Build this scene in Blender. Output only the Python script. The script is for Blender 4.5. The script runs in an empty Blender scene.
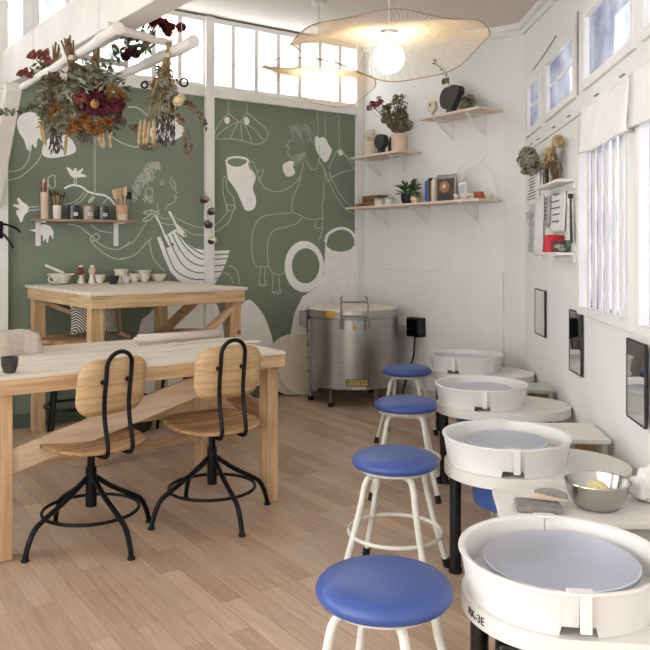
import bpy, bmesh, math, random
from mathutils import Vector, Matrix
from mathutils.geometry import tessellate_polygon
random.seed(7)
S = bpy.context.scene
COL = S.collection
PI = math.pi
# ------------------------------------------------------------------ camera model
F, CX, HY, H = 770.0, 325.0, 247.0, 1.40
V = Vector
def ray(px, py): return V(((px-CX)/F, 1.0, -(py-HY)/F))
CAM = V((0, 0, H))
def P(px, py, Y): return CAM + ray(px, py)*Y
def onz(px, py, z):
    return CAM + ray(px, py)*((H-z)*F/(py-HY))
def onplane(px, py, p, n):
    r = ray(px, py); return CAM + r*((p-CAM).dot(n)/r.dot(n))
UM = V((.818, .5752, 0)).normalized()          # along the mural wall, towards the far corner
US = V((UM.y, -UM.x, 0))                       # along the shelf wall, towards the room
AM = math.atan2(UM.y, UM.x)                    # frame: x along mural, y into the mural wall
AS = math.atan2(US.y, US.x)                    # frame: x along shelf wall, y into the shelf wall
C0 = V((.3787, 7.88, 0))                       # corner mural / shelf wall
WR = V((-.0905, -.9959, 0)).normalized()       # right wall, towards the camera
WN = V((.9959, -.0905, 0)).normalized()        # into the right wall
AR = math.atan2(WR.y, WR.x)
R0 = V((1.578, 6.076, 0))
QQ = C0 + US*1.91
def mur(px, py, o=0.0): return onplane(px, py, C0+US*o, US)
def shf(px, py, o=0.0): return onplane(px, py, C0-UM*o, UM)
def rgt(px, py, o=0.0): return onplane(px, py, R0-WN*o, WN)
def mcoord(p): return (p-C0).dot(UM), p.z       # 2d on the mural wall
def scoord(p): return (p-C0).dot(US), p.z
def rcoord(p): return (p-R0).dot(WR), p.z
def ceil_z(x, y):
    s = (V((x, y, 0))-C0).dot(US); return 3.47-.14*s

# ------------------------------------------------------------------ materials
def lin(h):
    h = h.lstrip('#'); o = []
    for i in (0, 2, 4):
        c = int(h[i:i+2], 16)/255
        o.append(c/12.92 if c <= .04045 else ((c+.055)/1.055)**2.4)
    return (*o, 1)
MATS = {}
def nodes(name):
    m = bpy.data.materials.new(name); m.use_nodes = True
    nt = m.node_tree; return m, nt, nt.nodes['Principled BSDF']
def mat(name, col, rough=.6, metal=0, var=.06, scale=12, bump=0, bscale=60, stretch=(1,1,1), spec=.5, col2=None, thr=None, trans=0, coat=0, ior=1.45):
    """principled surface whose colour wanders a little with a noise texture"""
    m, nt, b = nodes(name); N, L = nt.nodes, nt.links
    tc = N.new('ShaderNodeTexCoord'); mp = N.new('ShaderNodeMapping'); mp.inputs['Scale'].default_value = stretch
    L.new(tc.outputs['Object'], mp.inputs['Vector'])
    nz = N.new('ShaderNodeTexNoise'); nz.inputs['Scale'].default_value = scale; nz.inputs['Detail'].default_value = 5
    L.new(mp.outputs[0], nz.inputs['Vector'])
    rp = N.new('ShaderNodeValToRGB'); c = lin(col)
    c2 = lin(col2) if col2 else tuple(max(0, x*(1-var*3)) for x in c[:3])+(1,)
    c1 = c if col2 else tuple(min(1, x*(1+var)) for x in c[:3])+(1,)
    lo, hi = thr or (.3, .7)
    rp.color_ramp.elements[0].position = lo; rp.color_ramp.elements[1].position = hi
    rp.color_ramp.elements[0].color = c2; rp.color_ramp.elements[1].color = c1
    L.new(nz.outputs['Fac'], rp.inputs['Fac']); L.new(rp.outputs[0], b.inputs['Base Color'])
    b.inputs['Roughness'].default_value = rough; b.inputs['Metallic'].default_value = metal
    b.inputs['Specular IOR Level'].default_value = spec; b.inputs['Coat Weight'].default_value = coat
    b.inputs['Transmission Weight'].default_value = trans; b.inputs['IOR'].default_value = ior
    if bump:
        n2 = N.new('ShaderNodeTexNoise'); n2.inputs['Scale'].default_value = bscale; n2.inputs['Detail'].default_value = 4
        L.new(mp.outputs[0], n2.inputs['Vector'])
        bp = N.new('ShaderNodeBump'); bp.inputs['Strength'].default_value = bump; bp.inputs['Distance'].default_value = .01
        L.new(n2.outputs['Fac'], bp.inputs['Height']); L.new(bp.outputs[0], b.inputs['Normal'])
    MATS[name] = m; return m
def wood(name, c1, c2, axis='X', rough=.55, scale=1.0, knots=True):
    m, nt, b = nodes(name); N, L = nt.nodes, nt.links
    tc = N.new('ShaderNodeTexCoord'); mp = N.new('ShaderNodeMapping')
    st = {'X': (1.2, 16, 16), 'Y': (16, 1.2, 16), 'Z': (16, 16, 1.2)}[axis]
    mp.inputs['Scale'].default_value = tuple(s*scale for s in st)
    L.new(tc.outputs['Object'], mp.inputs['Vector'])
    nz = N.new('ShaderNodeTexNoise'); nz.inputs['Scale'].default_value = 2.2; nz.inputs['Detail'].default_value = 6; nz.inputs['Distortion'].default_value = .6
    L.new(mp.outputs[0], nz.inputs['Vector'])
    rp = N.new('ShaderNodeValToRGB'); rp.color_ramp.elements[0].position = .36; rp.color_ramp.elements[1].position = .62
    rp.color_ramp.elements[0].color = lin(c2); rp.color_ramp.elements[1].color = lin(c1)
    L.new(nz.outputs['Fac'], rp.inputs['Fac'])
    out = rp.outputs[0]
    if knots:
        vo = N.new('ShaderNodeTexVoronoi'); vo.inputs['Scale'].default_value = 3.1; vo.inputs['Randomness'].default_value = 1
        L.new(tc.outputs['Object'], vo.inputs['Vector'])
        r2 = N.new('ShaderNodeValToRGB'); r2.color_ramp.elements[0].position = .045; r2.color_ramp.elements[1].position = .075
        r2.color_ramp.elements[0].color = (1,1,1,1); r2.color_ramp.elements[1].color = (0,0,0,1)
        L.new(vo.outputs['Distance'], r2.inputs['Fac'])
        mx = N.new('ShaderNodeMixRGB'); L.new(r2.outputs[0], mx.inputs[0]); L.new(out, mx.inputs[1]); mx.inputs[2].default_value = lin('#6e4a2c')
        out = mx.outputs[0]
    L.new(out, b.inputs['Base Color']); b.inputs['Roughness'].default_value = rough
    MATS[name] = m; return m
def glass(name, tint='#ffffff', refl=.12, sky_tint=False):
    m, nt, b = nodes(name); N, L = nt.nodes, nt.links
    t = N.new('ShaderNodeBsdfTransparent'); t.inputs[0].default_value = lin(tint)
    g = N.new('ShaderNodeBsdfGlossy'); g.inputs['Roughness'].default_value = .03
    x = N.new('ShaderNodeMixShader'); x.inputs[0].default_value = .05; L.new(t.outputs[0], x.inputs[1]); L.new(g.outputs[0], x.inputs[2])
    out = x
    if sky_tint:                                      # dimmed, cloudy lavender sky brightness painted into the glass tint
        nz = N.new('ShaderNodeTexNoise'); nz.inputs['Scale'].default_value = 5; nz.inputs['Detail'].default_value = 5
        tcn = N.new('ShaderNodeTexCoord'); L.new(tcn.outputs['Object'], nz.inputs['Vector'])
        rp = N.new('ShaderNodeValToRGB'); rp.color_ramp.elements[0].position = .38; rp.color_ramp.elements[1].position = .66
        rp.color_ramp.elements[0].color = (.37, .37, .43, 1); rp.color_ramp.elements[1].color = (.52, .52, .56, 1)
        L.new(nz.outputs['Fac'], rp.inputs['Fac']); L.new(rp.outputs[0], t.inputs[0])
    L.new(out.outputs[0], N['Material Output'].inputs['Surface'])
    MATS[name] = m; return m
def emis(name, col, st):
    m, nt, b = nodes(name)
    b.inputs['Base Color'].default_value = lin(col); b.inputs['Emission Color'].default_value = lin(col); b.inputs['Emission Strength'].default_value = st
    MATS[name] = m; return m
M = MATS
mat('wall_paint', '#e6e6e3', .8, var=.012, scale=3, bump=.05, bscale=90)
mat('trim_paint', '#e9e7e3', .6, var=.02, scale=5)
mat('beam_paint', '#e0dad4', .6, var=.03, scale=4)
mat('ceiling_paint', '#dcd2cb', .9, var=.01, scale=2)
mat('green_paint', '#7c8777', .75, var=.035, scale=1.6)
mat('mural_white', '#f3f2ee', .8, var=.02)
mat('mural_line', '#c6cac0', .8, var=.03)
mat('mural_hatch', '#a3aa9f', .8, var=.03)
wood('pine_x', '#d0b088', '#b59269', 'X'); wood('pine_y', '#d0b088', '#b59269', 'Y'); wood('pine_z', '#cfae85', '#b39067', 'Z')
wood('ply_pale', '#cdb59b', '#bfa488', 'X', knots=False); wood('ply_dark', '#b08a64', '#97714e', 'Y', knots=False)
wood('chair_ply', '#d2b48b', '#bb9769', 'X', rough=.4, scale=1.3, knots=False)
wood('chair_seat', '#c49e74', '#865f38', 'X', rough=.4, scale=.8, knots=False)
wood('shelf_wood', '#b49a80', '#97795c', 'X', knots=False)
wood('shelf_pale', '#e2cfc2', '#d6bfb0', 'X', knots=False)
wood('beech', '#dcbf9c', '#c4a078', 'Z', knots=False)
wood('brown_wood', '#8d6b48', '#6d4e32', 'X', knots=False)
wood('board_top', '#dcd3c6', '#cfc3b3', 'X', rough=.75, scale=.6, knots=False)
mat('black_metal', '#17171b', .38, metal=.6, var=.1)
mat('black_matte', '#1d1d1f', .6, var=.1)
mat('black_pipe', '#15161a', .35, var=.3, scale=40)
mat('cream_metal', '#d9d7cc', .35, var=.04, scale=20)
mat('blue_vinyl', '#3c5392', .36, var=.03, scale=6, bump=.04, bscale=300)
mat('rubber', '#141414', .8)
mat('wheel_plastic', '#e6e4e0', .38, var=.015, scale=5)
mat('wheel_slab', '#e1ddd7', .5, var=.02, scale=6)
mat('blue_housing', '#3d5c9c', .45)
mat('steel', '#b3b0ad', .3, metal=1, var=.04, scale=3, stretch=(1,1,14))
mat('steel_dark', '#8c8885', .35, metal=1, var=.05)
mat('bowl_steel', '#b9b6b2', .2, metal=1, var=.03)
mat('fire_brick', '#e6dcc8', .9, var=.03)
mat('yellow_label', '#d6a637', .5); mat('plate_yellow', '#c2b25e', .5); mat('ink', '#1c1b1a', .6)
mat('linen', '#c6bbad', .95, var=.05, scale=30, bump=.3, bscale=220)
mat('canvas', '#d3c9bd', .95, var=.03, scale=20, bump=.15, bscale=200)
mat('white_cloth', '#efeeeb', .9, var=.02, scale=8, bump=.1, bscale=160)
mat('paper', '#e9e8e4', .8, var=.02); mat('paper_grey', '#c4c6c8', .8, var=.15, scale=25)
mat('plastic_bag', '#e8e6e3', .35, var=.03, scale=10)
mat('glaze_white', '#e4dcce', .4, var=.04, scale=18); mat('glaze_dark', '#3a3837', .4, var=.1)
mat('clay_buff', '#d8bfa6', .75, var=.04); mat('clay_cream', '#dccfb8', .75, var=.05); mat('clay_pink', '#d6a988', .7, var=.05)
mat('terracotta', '#a35f3a', .7, var=.08); mat('charcoal_clay', '#474345', .8, var=.08); mat('slate_clay', '#33383a', .7, var=.1)
mat('black_glass', '#35363c', .15, var=.05); mat('green_glass', '#3f4a3b', .15, var=.05); mat('taupe_glass', '#b5a292', .3, var=.05)
mat('red_clay', '#7e2f26', .5, var=.1); mat('red_plastic', '#c41f2c', .35)
mat('bristle', '#6a4a33', .9, var=.2, scale=60); mat('bristle_black', '#1b1918', .9)
mat('handle_red', '#a8493e', .5, var=.2); mat('handle_tan', '#c9a06c', .5)
mat('leaf_dried', '#8c907a', .8, var=.25, scale=25); mat('leaf_olive', '#8b8366', .8, var=.3, scale=25); mat('leaf_dark', '#7b7d68', .8, var=.3, scale=25)
mat('leaf_fresh', '#4c6b35', .55, var=.25, scale=25); mat('leaf_brown', '#83705a', .85, var=.25, scale=25)
mat('stem_brown', '#7d654b', .9, var=.2, scale=30); mat('stem_straw', '#b59b70', .9, var=.2, scale=30)
mat('petal_burgundy', '#7a3040', .8, var=.3, scale=60); mat('petal_rose', '#983843', .8, var=.25, scale=50); mat('petal_rust', '#b0645a', .8, var=.25, scale=50)
mat('petal_gold', '#b58a4e', .85, var=.25, scale=60); mat('petal_rustgold', '#a9743f', .85, var=.25, scale=60); mat('petal_cream', '#e9d5a8', .85, var=.15, scale=60)
mat('lavender_dry', '#524d4e', .9, var=.25, scale=60); mat('grass_tail', '#b59d78', .95, var=.15, scale=60); mat('hydrangea', '#939a80', .9, var=.35, scale=30, col2='#8c7a72')
mat('seed_pod', '#a59688', .8, var=.3, scale=30); mat('seed_dark', '#3f332c', .8, var=.2)
mat('rattan', '#e2cca8', .7, var=.06, scale=30); mat('rattan_rim', '#9c8068', .7, var=.1)
mat('socket_white', '#dddcd8', .4); mat('grey_plastic', '#8e8d90', .45)
mat('wheel_head', '#a2a8bc', .42, metal=.85, var=.05)
mat('book_blue', '#3f63ad', .6); mat('book_slate', '#5f7280', .6); mat('book_tan', '#b88d5a', .6); mat('book_cream', '#ddd3c0', .6); mat('book_white', '#e4e2de', .6)
mat('cover_grey', '#8b98a3', .5); mat('cover_brown', '#5a4436', .5, var=.2); mat('cover_dark', '#37393a', .5)
mat('mirror_frame', '#2a292b', .45)
mat('sponge_yellow', '#ead9a2', .9, var=.08, scale=60, bump=.4, bscale=150); mat('sponge_grey', '#8d8884', .8, var=.1, scale=40, bump=.2)
mat('side_table_top', '#e4dfd8', .5, var=.02); mat('side_table_edge', '#b9bdb3', .6, var=.04)
mat('cushion_beige', '#cbbba6', .95, var=.05); mat('leather', '#a67c52', .6, var=.08)
mat('baseboard_paint', '#c9c5bc', .6, var=.02); mat('base_green', '#56614f', .7)
mat('bucket_dark', '#2c2a29', .5, var=.1)
mat('foliage_out', '#aab5ac', .9, var=.2, scale=6); mat('trunk_out', '#9a948a', .9)
glass('pane_clear'); glass('pane_sky_tint', sky_tint=True); glass('jar_glass', '#e6ebea')
emis('bulb_glow', '#fff4e4', 14.0)
def mirror():
    m, nt, b = nodes('mirror_glass'); b.inputs['Base Color'].default_value = (.82,.83,.83,1); b.inputs['Metallic'].default_value = 1; b.inputs['Roughness'].default_value = .02
    MATS['mirror_glass'] = m
mirror()
def cushion_mat():
    m, nt, b = nodes('cushion_stripe'); N, L = nt.nodes, nt.links
    tc = N.new('ShaderNodeTexCoord'); w = N.new('ShaderNodeTexWave'); w.wave_type = 'BANDS'; w.bands_direction = 'DIAGONAL'
    w.inputs['Scale'].default_value = 32; w.inputs['Distortion'].default_value = 1.5
    L.new(tc.outputs['Object'], w.inputs['Vector']); r = N.new('ShaderNodeValToRGB'); r.color_ramp.interpolation = 'CONSTANT'
    r.color_ramp.elements[0].color = lin('#2b2a2c'); r.color_ramp.elements[1].color = lin('#cfc8bd'); r.color_ramp.elements[1].position = .5
    L.new(w.outputs['Fac'], r.inputs['Fac']); L.new(r.outputs[0], b.inputs['Base Color']); b.inputs['Roughness'].default_value = .95
    MATS['cushion_stripe'] = m
cushion_mat()
def head_mat():
    """turned aluminium: fine concentric grooves round the disc's own centre"""
    m, nt, b = nodes('turned_disc'); N, L = nt.nodes, nt.links
    tc = N.new('ShaderNodeTexCoord'); w = N.new('ShaderNodeTexWave'); w.wave_type = 'RINGS'; w.rings_direction = 'Z'
    w.inputs['Scale'].default_value = 16; w.inputs['Distortion'].default_value = .5
    L.new(tc.outputs['Object'], w.inputs['Vector'])
    r = N.new('ShaderNodeValToRGB'); r.color_ramp.elements[0].color = lin('#cfd4e3'); r.color_ramp.elements[1].color = lin('#d1d6e4')
    L.new(w.outputs['Fac'], r.inputs['Fac']); L.new(r.outputs[0], b.inputs['Base Color'])
    b.inputs['Metallic'].default_value = .85; b.inputs['Roughness'].default_value = .3
    b.inputs['Anisotropic'].default_value = .7
    tg = N.new('ShaderNodeTangent'); tg.direction_type = 'RADIAL'; tg.axis = 'Z'; L.new(tg.outputs[0], b.inputs['Tangent'])
    MATS['turned_disc'] = m
head_mat()
def floor_mat():
    m, nt, b = nodes('oak_floor'); N, L = nt.nodes, nt.links
    tc = N.new('ShaderNodeTexCoord'); mp = N.new('ShaderNodeMapping'); mp.inputs['Rotation'].default_value = (0, 0, -AS)
    L.new(tc.outputs['Object'], mp.inputs['Vector'])
    def brick():
        br = N.new('ShaderNodeTexBrick'); br.offset = .37; br.offset_frequency = 2
        br.inputs['Scale'].default_value = 1; br.inputs['Brick Width'].default_value = .62; br.inputs['Row Height'].default_value = .088
        br.inputs['Mortar Size'].default_value = .0012; br.inputs['Mortar Smooth'].default_value = .4; br.inputs['Bias'].default_value = 0
        L.new(mp.outputs[0], br.inputs['Vector']); return br
    br = brick(); br.inputs['Color1'].default_value = lin('#c4aa91'); br.inputs['Color2'].default_value = lin('#a88c75'); br.inputs['Mortar'].default_value = lin('#907661')
    m2 = N.new('ShaderNodeMapping'); m2.inputs['Scale'].default_value = (1.5, 22, 1); L.new(mp.outputs[0], m2.inputs['Vector'])
    nz = N.new('ShaderNodeTexNoise'); nz.inputs['Scale'].default_value = 3; nz.inputs['Detail'].default_value = 7; nz.inputs['Distortion'].default_value = .8
    L.new(m2.outputs[0], nz.inputs['Vector'])
    mx = N.new('ShaderNodeMixRGB'); mx.blend_type = 'OVERLAY'; mx.inputs[0].default_value = .38
    L.new(br.outputs['Color'], mx.inputs[1]); L.new(nz.outputs['Fac'], mx.inputs[2])
    n3 = N.new('ShaderNodeTexNoise'); n3.inputs['Scale'].default_value = 2.2; n3.inputs['Detail'].default_value = 5; L.new(mp.outputs[0], n3.inputs['Vector'])
    r3 = N.new('ShaderNodeValToRGB'); r3.color_ramp.elements[0].position = .5; r3.color_ramp.elements[1].position = .75
    r3.color_ramp.elements[0].color = (0,0,0,1); r3.color_ramp.elements[1].color = (.35,.35,.35,1)
    L.new(n3.outputs['Fac'], r3.inputs['Fac'])
    m4 = N.new('ShaderNodeMixRGB'); L.new(r3.outputs[0], m4.inputs[0]); L.new(mx.outputs[0], m4.inputs[1]); m4.inputs[2].default_value = lin('#cdbfb2')   # clay dust
    L.new(m4.outputs[0], b.inputs['Base Color'])
    rr = N.new('ShaderNodeMapRange'); rr.inputs[3].default_value = .32; rr.inputs[4].default_value = .55; L.new(nz.outputs['Fac'], rr.inputs[0]); L.new(rr.outputs[0], b.inputs['Roughness'])
    bp = N.new('ShaderNodeBump'); bp.inputs['Strength'].default_value = .25; bp.inputs['Distance'].default_value = .002; bp.invert = True
    L.new(br.outputs['Fac'], bp.inputs['Height']); L.new(bp.outputs[0], b.inputs['Normal'])
    MATS['oak_floor'] = m
floor_mat()

# ------------------------------------------------------------------ mesh helpers
def box(bm, c, s, R=None):
    c = V(c); v = []
    for dx in (-.5, .5):
        for dy in (-.5, .5):
            for dz in (-.5, .5):
                p = V((dx*s[0], dy*s[1], dz*s[2]))
                if R: p = R @ p
                v.append(bm.verts.new(c+p))
    for f in ((0,1,3,2),(4,6,7,5),(0,4,5,1),(2,3,7,6),(0,2,6,4),(1,5,7,3)):
        bm.faces.new([v[i] for i in f])
def bar(bm, a, b, w, h, up=(0,0,1)):
    """rectangular bar from a to b, width w sideways, height h along up"""
    a, b = V(a), V(b); d = (b-a).normalized(); u = V(up); x = d.cross(u).normalized(); u = x.cross(d).normalized()
    vs = []
    for p in (a, b):
        for sx, su in ((-1,-1),(1,-1),(1,1),(-1,1)):
            vs.append(bm.verts.new(p+x*(sx*w/2)+u*(su*h/2)))
    bm.faces.new(vs[3::-1]); bm.faces.new(vs[4:])
    for i in range(4):
        j = (i+1) % 4; bm.faces.new((vs[i], vs[j], vs[4+j], vs[4+i]))
def smooth_pts(pts, n=6, closed=False):
    pts = [V(p) for p in pts]; out = []; k = len(pts)
    rng = range(k if closed else k-1)
    for i in rng:
        g = (lambda q: pts[q % k]) if closed else (lambda q: pts[min(max(q, 0), k-1)])
        p0, p1, p2, p3 = g(i-1), g(i), g(i+1), g(i+2)
        for j in range(n):
            t = j/n
            out.append(.5*((2*p1)+(p2-p0)*t+(2*p0-5*p1+4*p2-p3)*t*t+(3*p1-p0-3*p2+p3)*t**3))
    if not closed: out.append(pts[-1])
    return out
def tube(bm, pts, r, n=8, closed=False, cap=True):
    pts = [V(p) for p in pts]; k = len(pts)
    rs = r if isinstance(r, (list, tuple)) else [r]*k
    rings = []; prev = None
    for i, p in enumerate(pts):
        a = pts[(i-1) % k] if (closed or i > 0) else p
        b = pts[(i+1) % k] if (closed or i < k-1) else p
        d = (b-a)
        d = d.normalized() if d.length > 1e-9 else V((0,0,1))
        if prev is None:
            u = d.cross(V((0,0,1)))
            if u.length < .05: u = d.cross(V((1,0,0)))
        else:
            u = prev-d*prev.dot(d)
            if u.length < 1e-6: u = d.cross(V((1,0,0)))
        u.normalize(); prev = u; w = d.cross(u)
        rings.append([bm.verts.new(p+(u*math.cos(2*PI*j/n)+w*math.sin(2*PI*j/n))*rs[i]) for j in range(n)])
    for i in range(k if closed else k-1):
        A, B = rings[i], rings[(i+1) % k]
        for j in range(n):
            bm.faces.new((A[j], A[(j+1) % n], B[(j+1) % n], B[j]))
    if cap and not closed:
        bm.faces.new(rings[0][::-1]); bm.faces.new(rings[-1])
def lathe(bm, prof, n=32, c=(0,0,0), R=None, close=True, sx=1, sy=1):
    """prof: (r, z) from the bottom out; r = 0 closes on the axis"""
    c = V(c); rings = []
    for r, z in prof:
        if r < 1e-6:
            p = V((0,0,z)); p = R @ p if R else p
            rings.append([bm.verts.new(c+p)])
        else:
            row = []
            for j in range(n):
                p = V((r*sx*math.cos(2*PI*j/n), r*sy*math.sin(2*PI*j/n), z)); p = R @ p if R else p
                row.append(bm.verts.new(c+p))
            rings.append(row)
    for A, B in zip(rings, rings[1:]):
        for j in range(n):
            k = (j+1) % n
            if len(A) == 1 and len(B) == 1: continue
            if len(A) == 1: bm.faces.new((A[0], B[k], B[j]))
            elif len(B) == 1: bm.faces.new((A[j], A[k], B[0]))
            else: bm.faces.new((A[j], A[k], B[k], B[j]))
def ball(bm, c, r, n=12, m=8, s=(1,1,1), R=None):
    c = V(c); rows = []
    for i in range(m+1):
        t = PI*i/m; row = []
        for j in range(1 if i in (0, m) else n):
            p = V((r*s[0]*math.sin(t)*math.cos(2*PI*j/n), r*s[1]*math.sin(t)*math.sin(2*PI*j/n), -r*s[2]*math.cos(t)))
            if R: p = R @ p
            row.append(bm.verts.new(c+p))
        rows.append(row)
    for A, B in zip(rows, rows[1:]):
        for j in range(n):
            k = (j+1) % n
            if len(A) == 1: bm.faces.new((A[0], B[k], B[j]))
            elif len(B) == 1: bm.faces.new((A[j], A[k], B[0]))
            else: bm.faces.new((A[j], A[k], B[k], B[j]))
def prism(bm, poly, f0, f1):
    """poly: 2d points; f0/f1 map a 2d point to the back / front 3d point"""
    a = [bm.verts.new(f0(p)) for p in poly]; b = [bm.verts.new(f1(p)) for p in poly]; k = len(poly)
    for t in tessellate_polygon([[V((p[0], p[1], 0)) for p in poly]]):
        bm.faces.new([a[i] for i in t]); bm.faces.new([b[i] for i in reversed(t)])
    for i in range(k):
        j = (i+1) % k; bm.faces.new((a[i], a[j], b[j], b[i]))
def rrect(w, h, r, n=6, cx=0, cy=0):
    pts = []
    for sx, sy, a0 in ((1,1,0),(-1,1,90),(-1,-1,180),(1,-1,270)):
        for i in range(n+1):
            a = math.radians(a0+90*i/n); pts.append((cx+sx*(w/2-r)+r*math.cos(a), cy+sy*(h/2-r)+r*math.sin(a)))
    return pts
def obj(name, bm, m, parent=None, loc=None, bevel=0, ang=35, sub=0, solid=0):
    bmesh.ops.recalc_face_normals(bm, faces=bm.faces)
    for f in bm.faces: f.smooth = True
    for e in bm.edges:
        if len(e.link_faces) == 2 and e.calc_face_angle(0) > math.radians(ang): e.smooth = False
    me = bpy.data.meshes.new(name); bm.to_mesh(me); bm.free()
    me.materials.append(M[m] if isinstance(m, str) else m)
    o = bpy.data.objects.new(name, me); COL.objects.link(o)
    if parent: o.parent = parent
    if loc is not None: o.location = loc
    if solid:
        q = o.modifiers.new('solid', 'SOLIDIFY'); q.thickness = solid; q.offset = 0
    if bevel:
        q = o.modifiers.new('bevel', 'BEVEL'); q.width = bevel; q.segments = 2; q.limit_method = 'ANGLE'; q.angle_limit = math.radians(40)
    if sub:
        q = o.modifiers.new('sub', 'SUBSURF'); q.levels = sub; q.render_levels = sub
    return o
def B(): return bmesh.new()
def part(name, m, parent, *shapes, **kw):
    """part('leg', 'pine_z', t, (box, c, s), ...)"""
    bm = B()
    for s in shapes: s[0](bm, *s[1:])
    return obj(name, bm, m, parent, **kw)
def thing(name, label, cat, loc=(0,0,0), rz=0, group=None):
    o = bpy.data.objects.new(name, None); COL.objects.link(o); o.empty_display_size = .05
    o.location = loc; o.rotation_euler = (0, 0, rz); o['label'] = label; o['category'] = cat
    if group: o['group'] = group
    return o
def tag(o, label, cat, group=None, loc=None, rz=None):
    o['label'] = label; o['category'] = cat
    if group: o['group'] = group
    if loc is not None: o.location = loc
    if rz is not None: o.rotation_euler = (0, 0, rz)
    return o
def struct(o):
    o['kind'] = 'structure'; return o
def dup(root, label, loc=None, rz=None, group=None):
    r = root.copy(); COL.objects.link(r); r['label'] = label
    if loc is not None: r.location = loc
    if rz is not None: r.rotation_euler = (0, 0, rz)
    if group: r['group'] = group
    def rec(src, dst):
        for ch in list(src.children):
            c = ch.copy(); COL.objects.link(c); c.parent = dst; rec(ch, c)
    kids = [(ch, [g for g in ch.children]) for ch in root.children]
    for ch, gs in kids:
        c = ch.copy(); COL.objects.link(c); c.parent = r
        for g in gs:
            d = g.copy(); COL.objects.link(d); d.parent = c
    return r
def local(t, p):
    """world point -> local point of a top-level empty placed with location + z rotation"""
    return Matrix.Rotation(-t.rotation_euler.z, 3, 'Z') @ (V(p)-V(t.location))
def text_mesh(name, body, size, m, parent, Mx, extrude=.0006):
    cu = bpy.data.curves.new(name, 'FONT'); cu.body = body; cu.size = size; cu.align_x = 'CENTER'; cu.align_y = 'CENTER'; cu.extrude = extrude
    tmp = bpy.data.objects.new(name+'_tmp', cu); COL.objects.link(tmp)
    dg = bpy.context.evaluated_depsgraph_get(); me = bpy.data.meshes.new_from_object(tmp.evaluated_get(dg))
    bpy.data.objects.remove(tmp); bpy.data.curves.remove(cu)
    if callable(Mx):
        for v in me.vertices: v.co = Mx(v.co)
    else: me.transform(Mx)
    me.name = name; me.materials.clear(); me.materials.append(M[m])
    o = bpy.data.objects.new(name, me); COL.objects.link(o); o.parent = parent; return o
# ------------------------------------------------------------------ room shell
def fm(m, o, z): return C0+UM*m+US*o+V((0,0,z))
def fs(q, o, z): return C0+US*q-UM*o+V((0,0,z))
def fr(t, o, z): return R0+WR*t-WN*o+V((0,0,z))
def gbox(bm, fn, a0, a1, o0, o1, z0, z1):
    v = [bm.verts.new(fn(a, o, z)) for a in (a0, a1) for o in (o0, o1) for z in (z0, z1)]
    for f in ((0,1,3,2),(4,6,7,5),(0,4,5,1),(2,3,7,6),(0,2,6,4),(1,5,7,3)): bm.faces.new([v[i] for i in f])
def holed(fn, a0, a1, z0, z1, holes, th):
    """a wall panel with rectangular openings (a0, a1, z0, z1)"""
    bm = B(); xs = sorted({a0, a1, *[h[0] for h in holes], *[h[1] for h in holes]}); zs = sorted({z0, z1, *[h[2] for h in holes], *[h[3] for h in holes]})
    xs = [x for x in xs if a0 <= x <= a1]; zs = [z for z in zs if z0 <= z <= z1]
    inh = lambda x, z: any(h[0] < x < h[1] and h[2] < z < h[3] for h in holes)
    n, k = len(xs)-1, len(zs)-1
    solid = [[not inh((xs[i]+xs[i+1])/2, (zs[j]+zs[j+1])/2) for j in range(k)] for i in range(n)]
    vc = {}
    def vt(i, j, b):
        if (i, j, b) not in vc: vc[i, j, b] = bm.verts.new(fn(xs[i], -th if b else 0, zs[j]))
        return vc[i, j, b]
    for i in range(n):
        for j in range(k):
            if not solid[i][j]: continue
            for b in (0, 1): bm.faces.new([vt(i,j,b), vt(i+1,j,b), vt(i+1,j+1,b), vt(i,j+1,b)])
            for di, dj, e in ((-1,0,((0,0),(0,1))),(1,0,((1,0),(1,1))),(0,-1,((0,0),(1,0))),(0,1,((0,1),(1,1)))):
                ii, jj = i+di, j+dj
                if not (0 <= ii < n and 0 <= jj < k) or not solid[ii][jj]:
                    (p, q), (r, s) = e; bm.faces.new([vt(i+p,j+q,0), vt(i+r,j+s,0), vt(i+r,j+s,1), vt(i+p,j+q,1)])
    return bm
TZ0, TZ1 = 2.82, 3.43            # transom panes
ML = -6.0
mpost = mcoord(mur(208, 150))[0]                 # the post between the two green panels
mleft = mcoord(mur(2, 240))[0]                   # the post at the left
mthick = mcoord(mur(28.5, 20))[0]
PW = .245
# left wall = the green mural wall
struct(obj('wall_left', holed(fm, ML, .12, 0, 3.62, [(ML+.2, mpost-.035, TZ0, TZ1), (mpost+.035, -.045, TZ0, TZ1)], .1), 'green_paint'))
struct(obj('wall_back', holed(fs, -.02, 1.91, 0, 3.62, [], .1), 'wall_paint'))
bm = B(); prism(bm, [(QQ.x,QQ.y),(R0.x,R0.y),(R0.x+.1,R0.y+.02),(QQ.x+.08,QQ.y+.05)], lambda p: V((p[0],p[1],0)), lambda p: V((p[0],p[1],3.62)))
struct(obj('wall_corner', bm, 'wall_paint'))
def tr(px): return rcoord(rgt(px, 100))[0]
HW = [(tr(529.5), tr(541), 2.285, 2.615), (tr(548.5), tr(575.5), 2.285, 2.615), (tr(587.5), tr(634.5), 2.285, 2.625), (tr(648.5), tr(648.5)+.85, 2.285, 2.625)]
LW = [(tr(582), tr(632.5), 1.065, 2.02), (tr(642.5), tr(642.5)+1.15, 1.065, 2.02)]
struct(obj('wall_right', holed(fr, 0, 8.0, 0, 3.4, HW+LW, .14), 'wall_paint'))
rw0, rw1 = fr(7.98,0,0), V((-4.2,-1.9,0))
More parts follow.
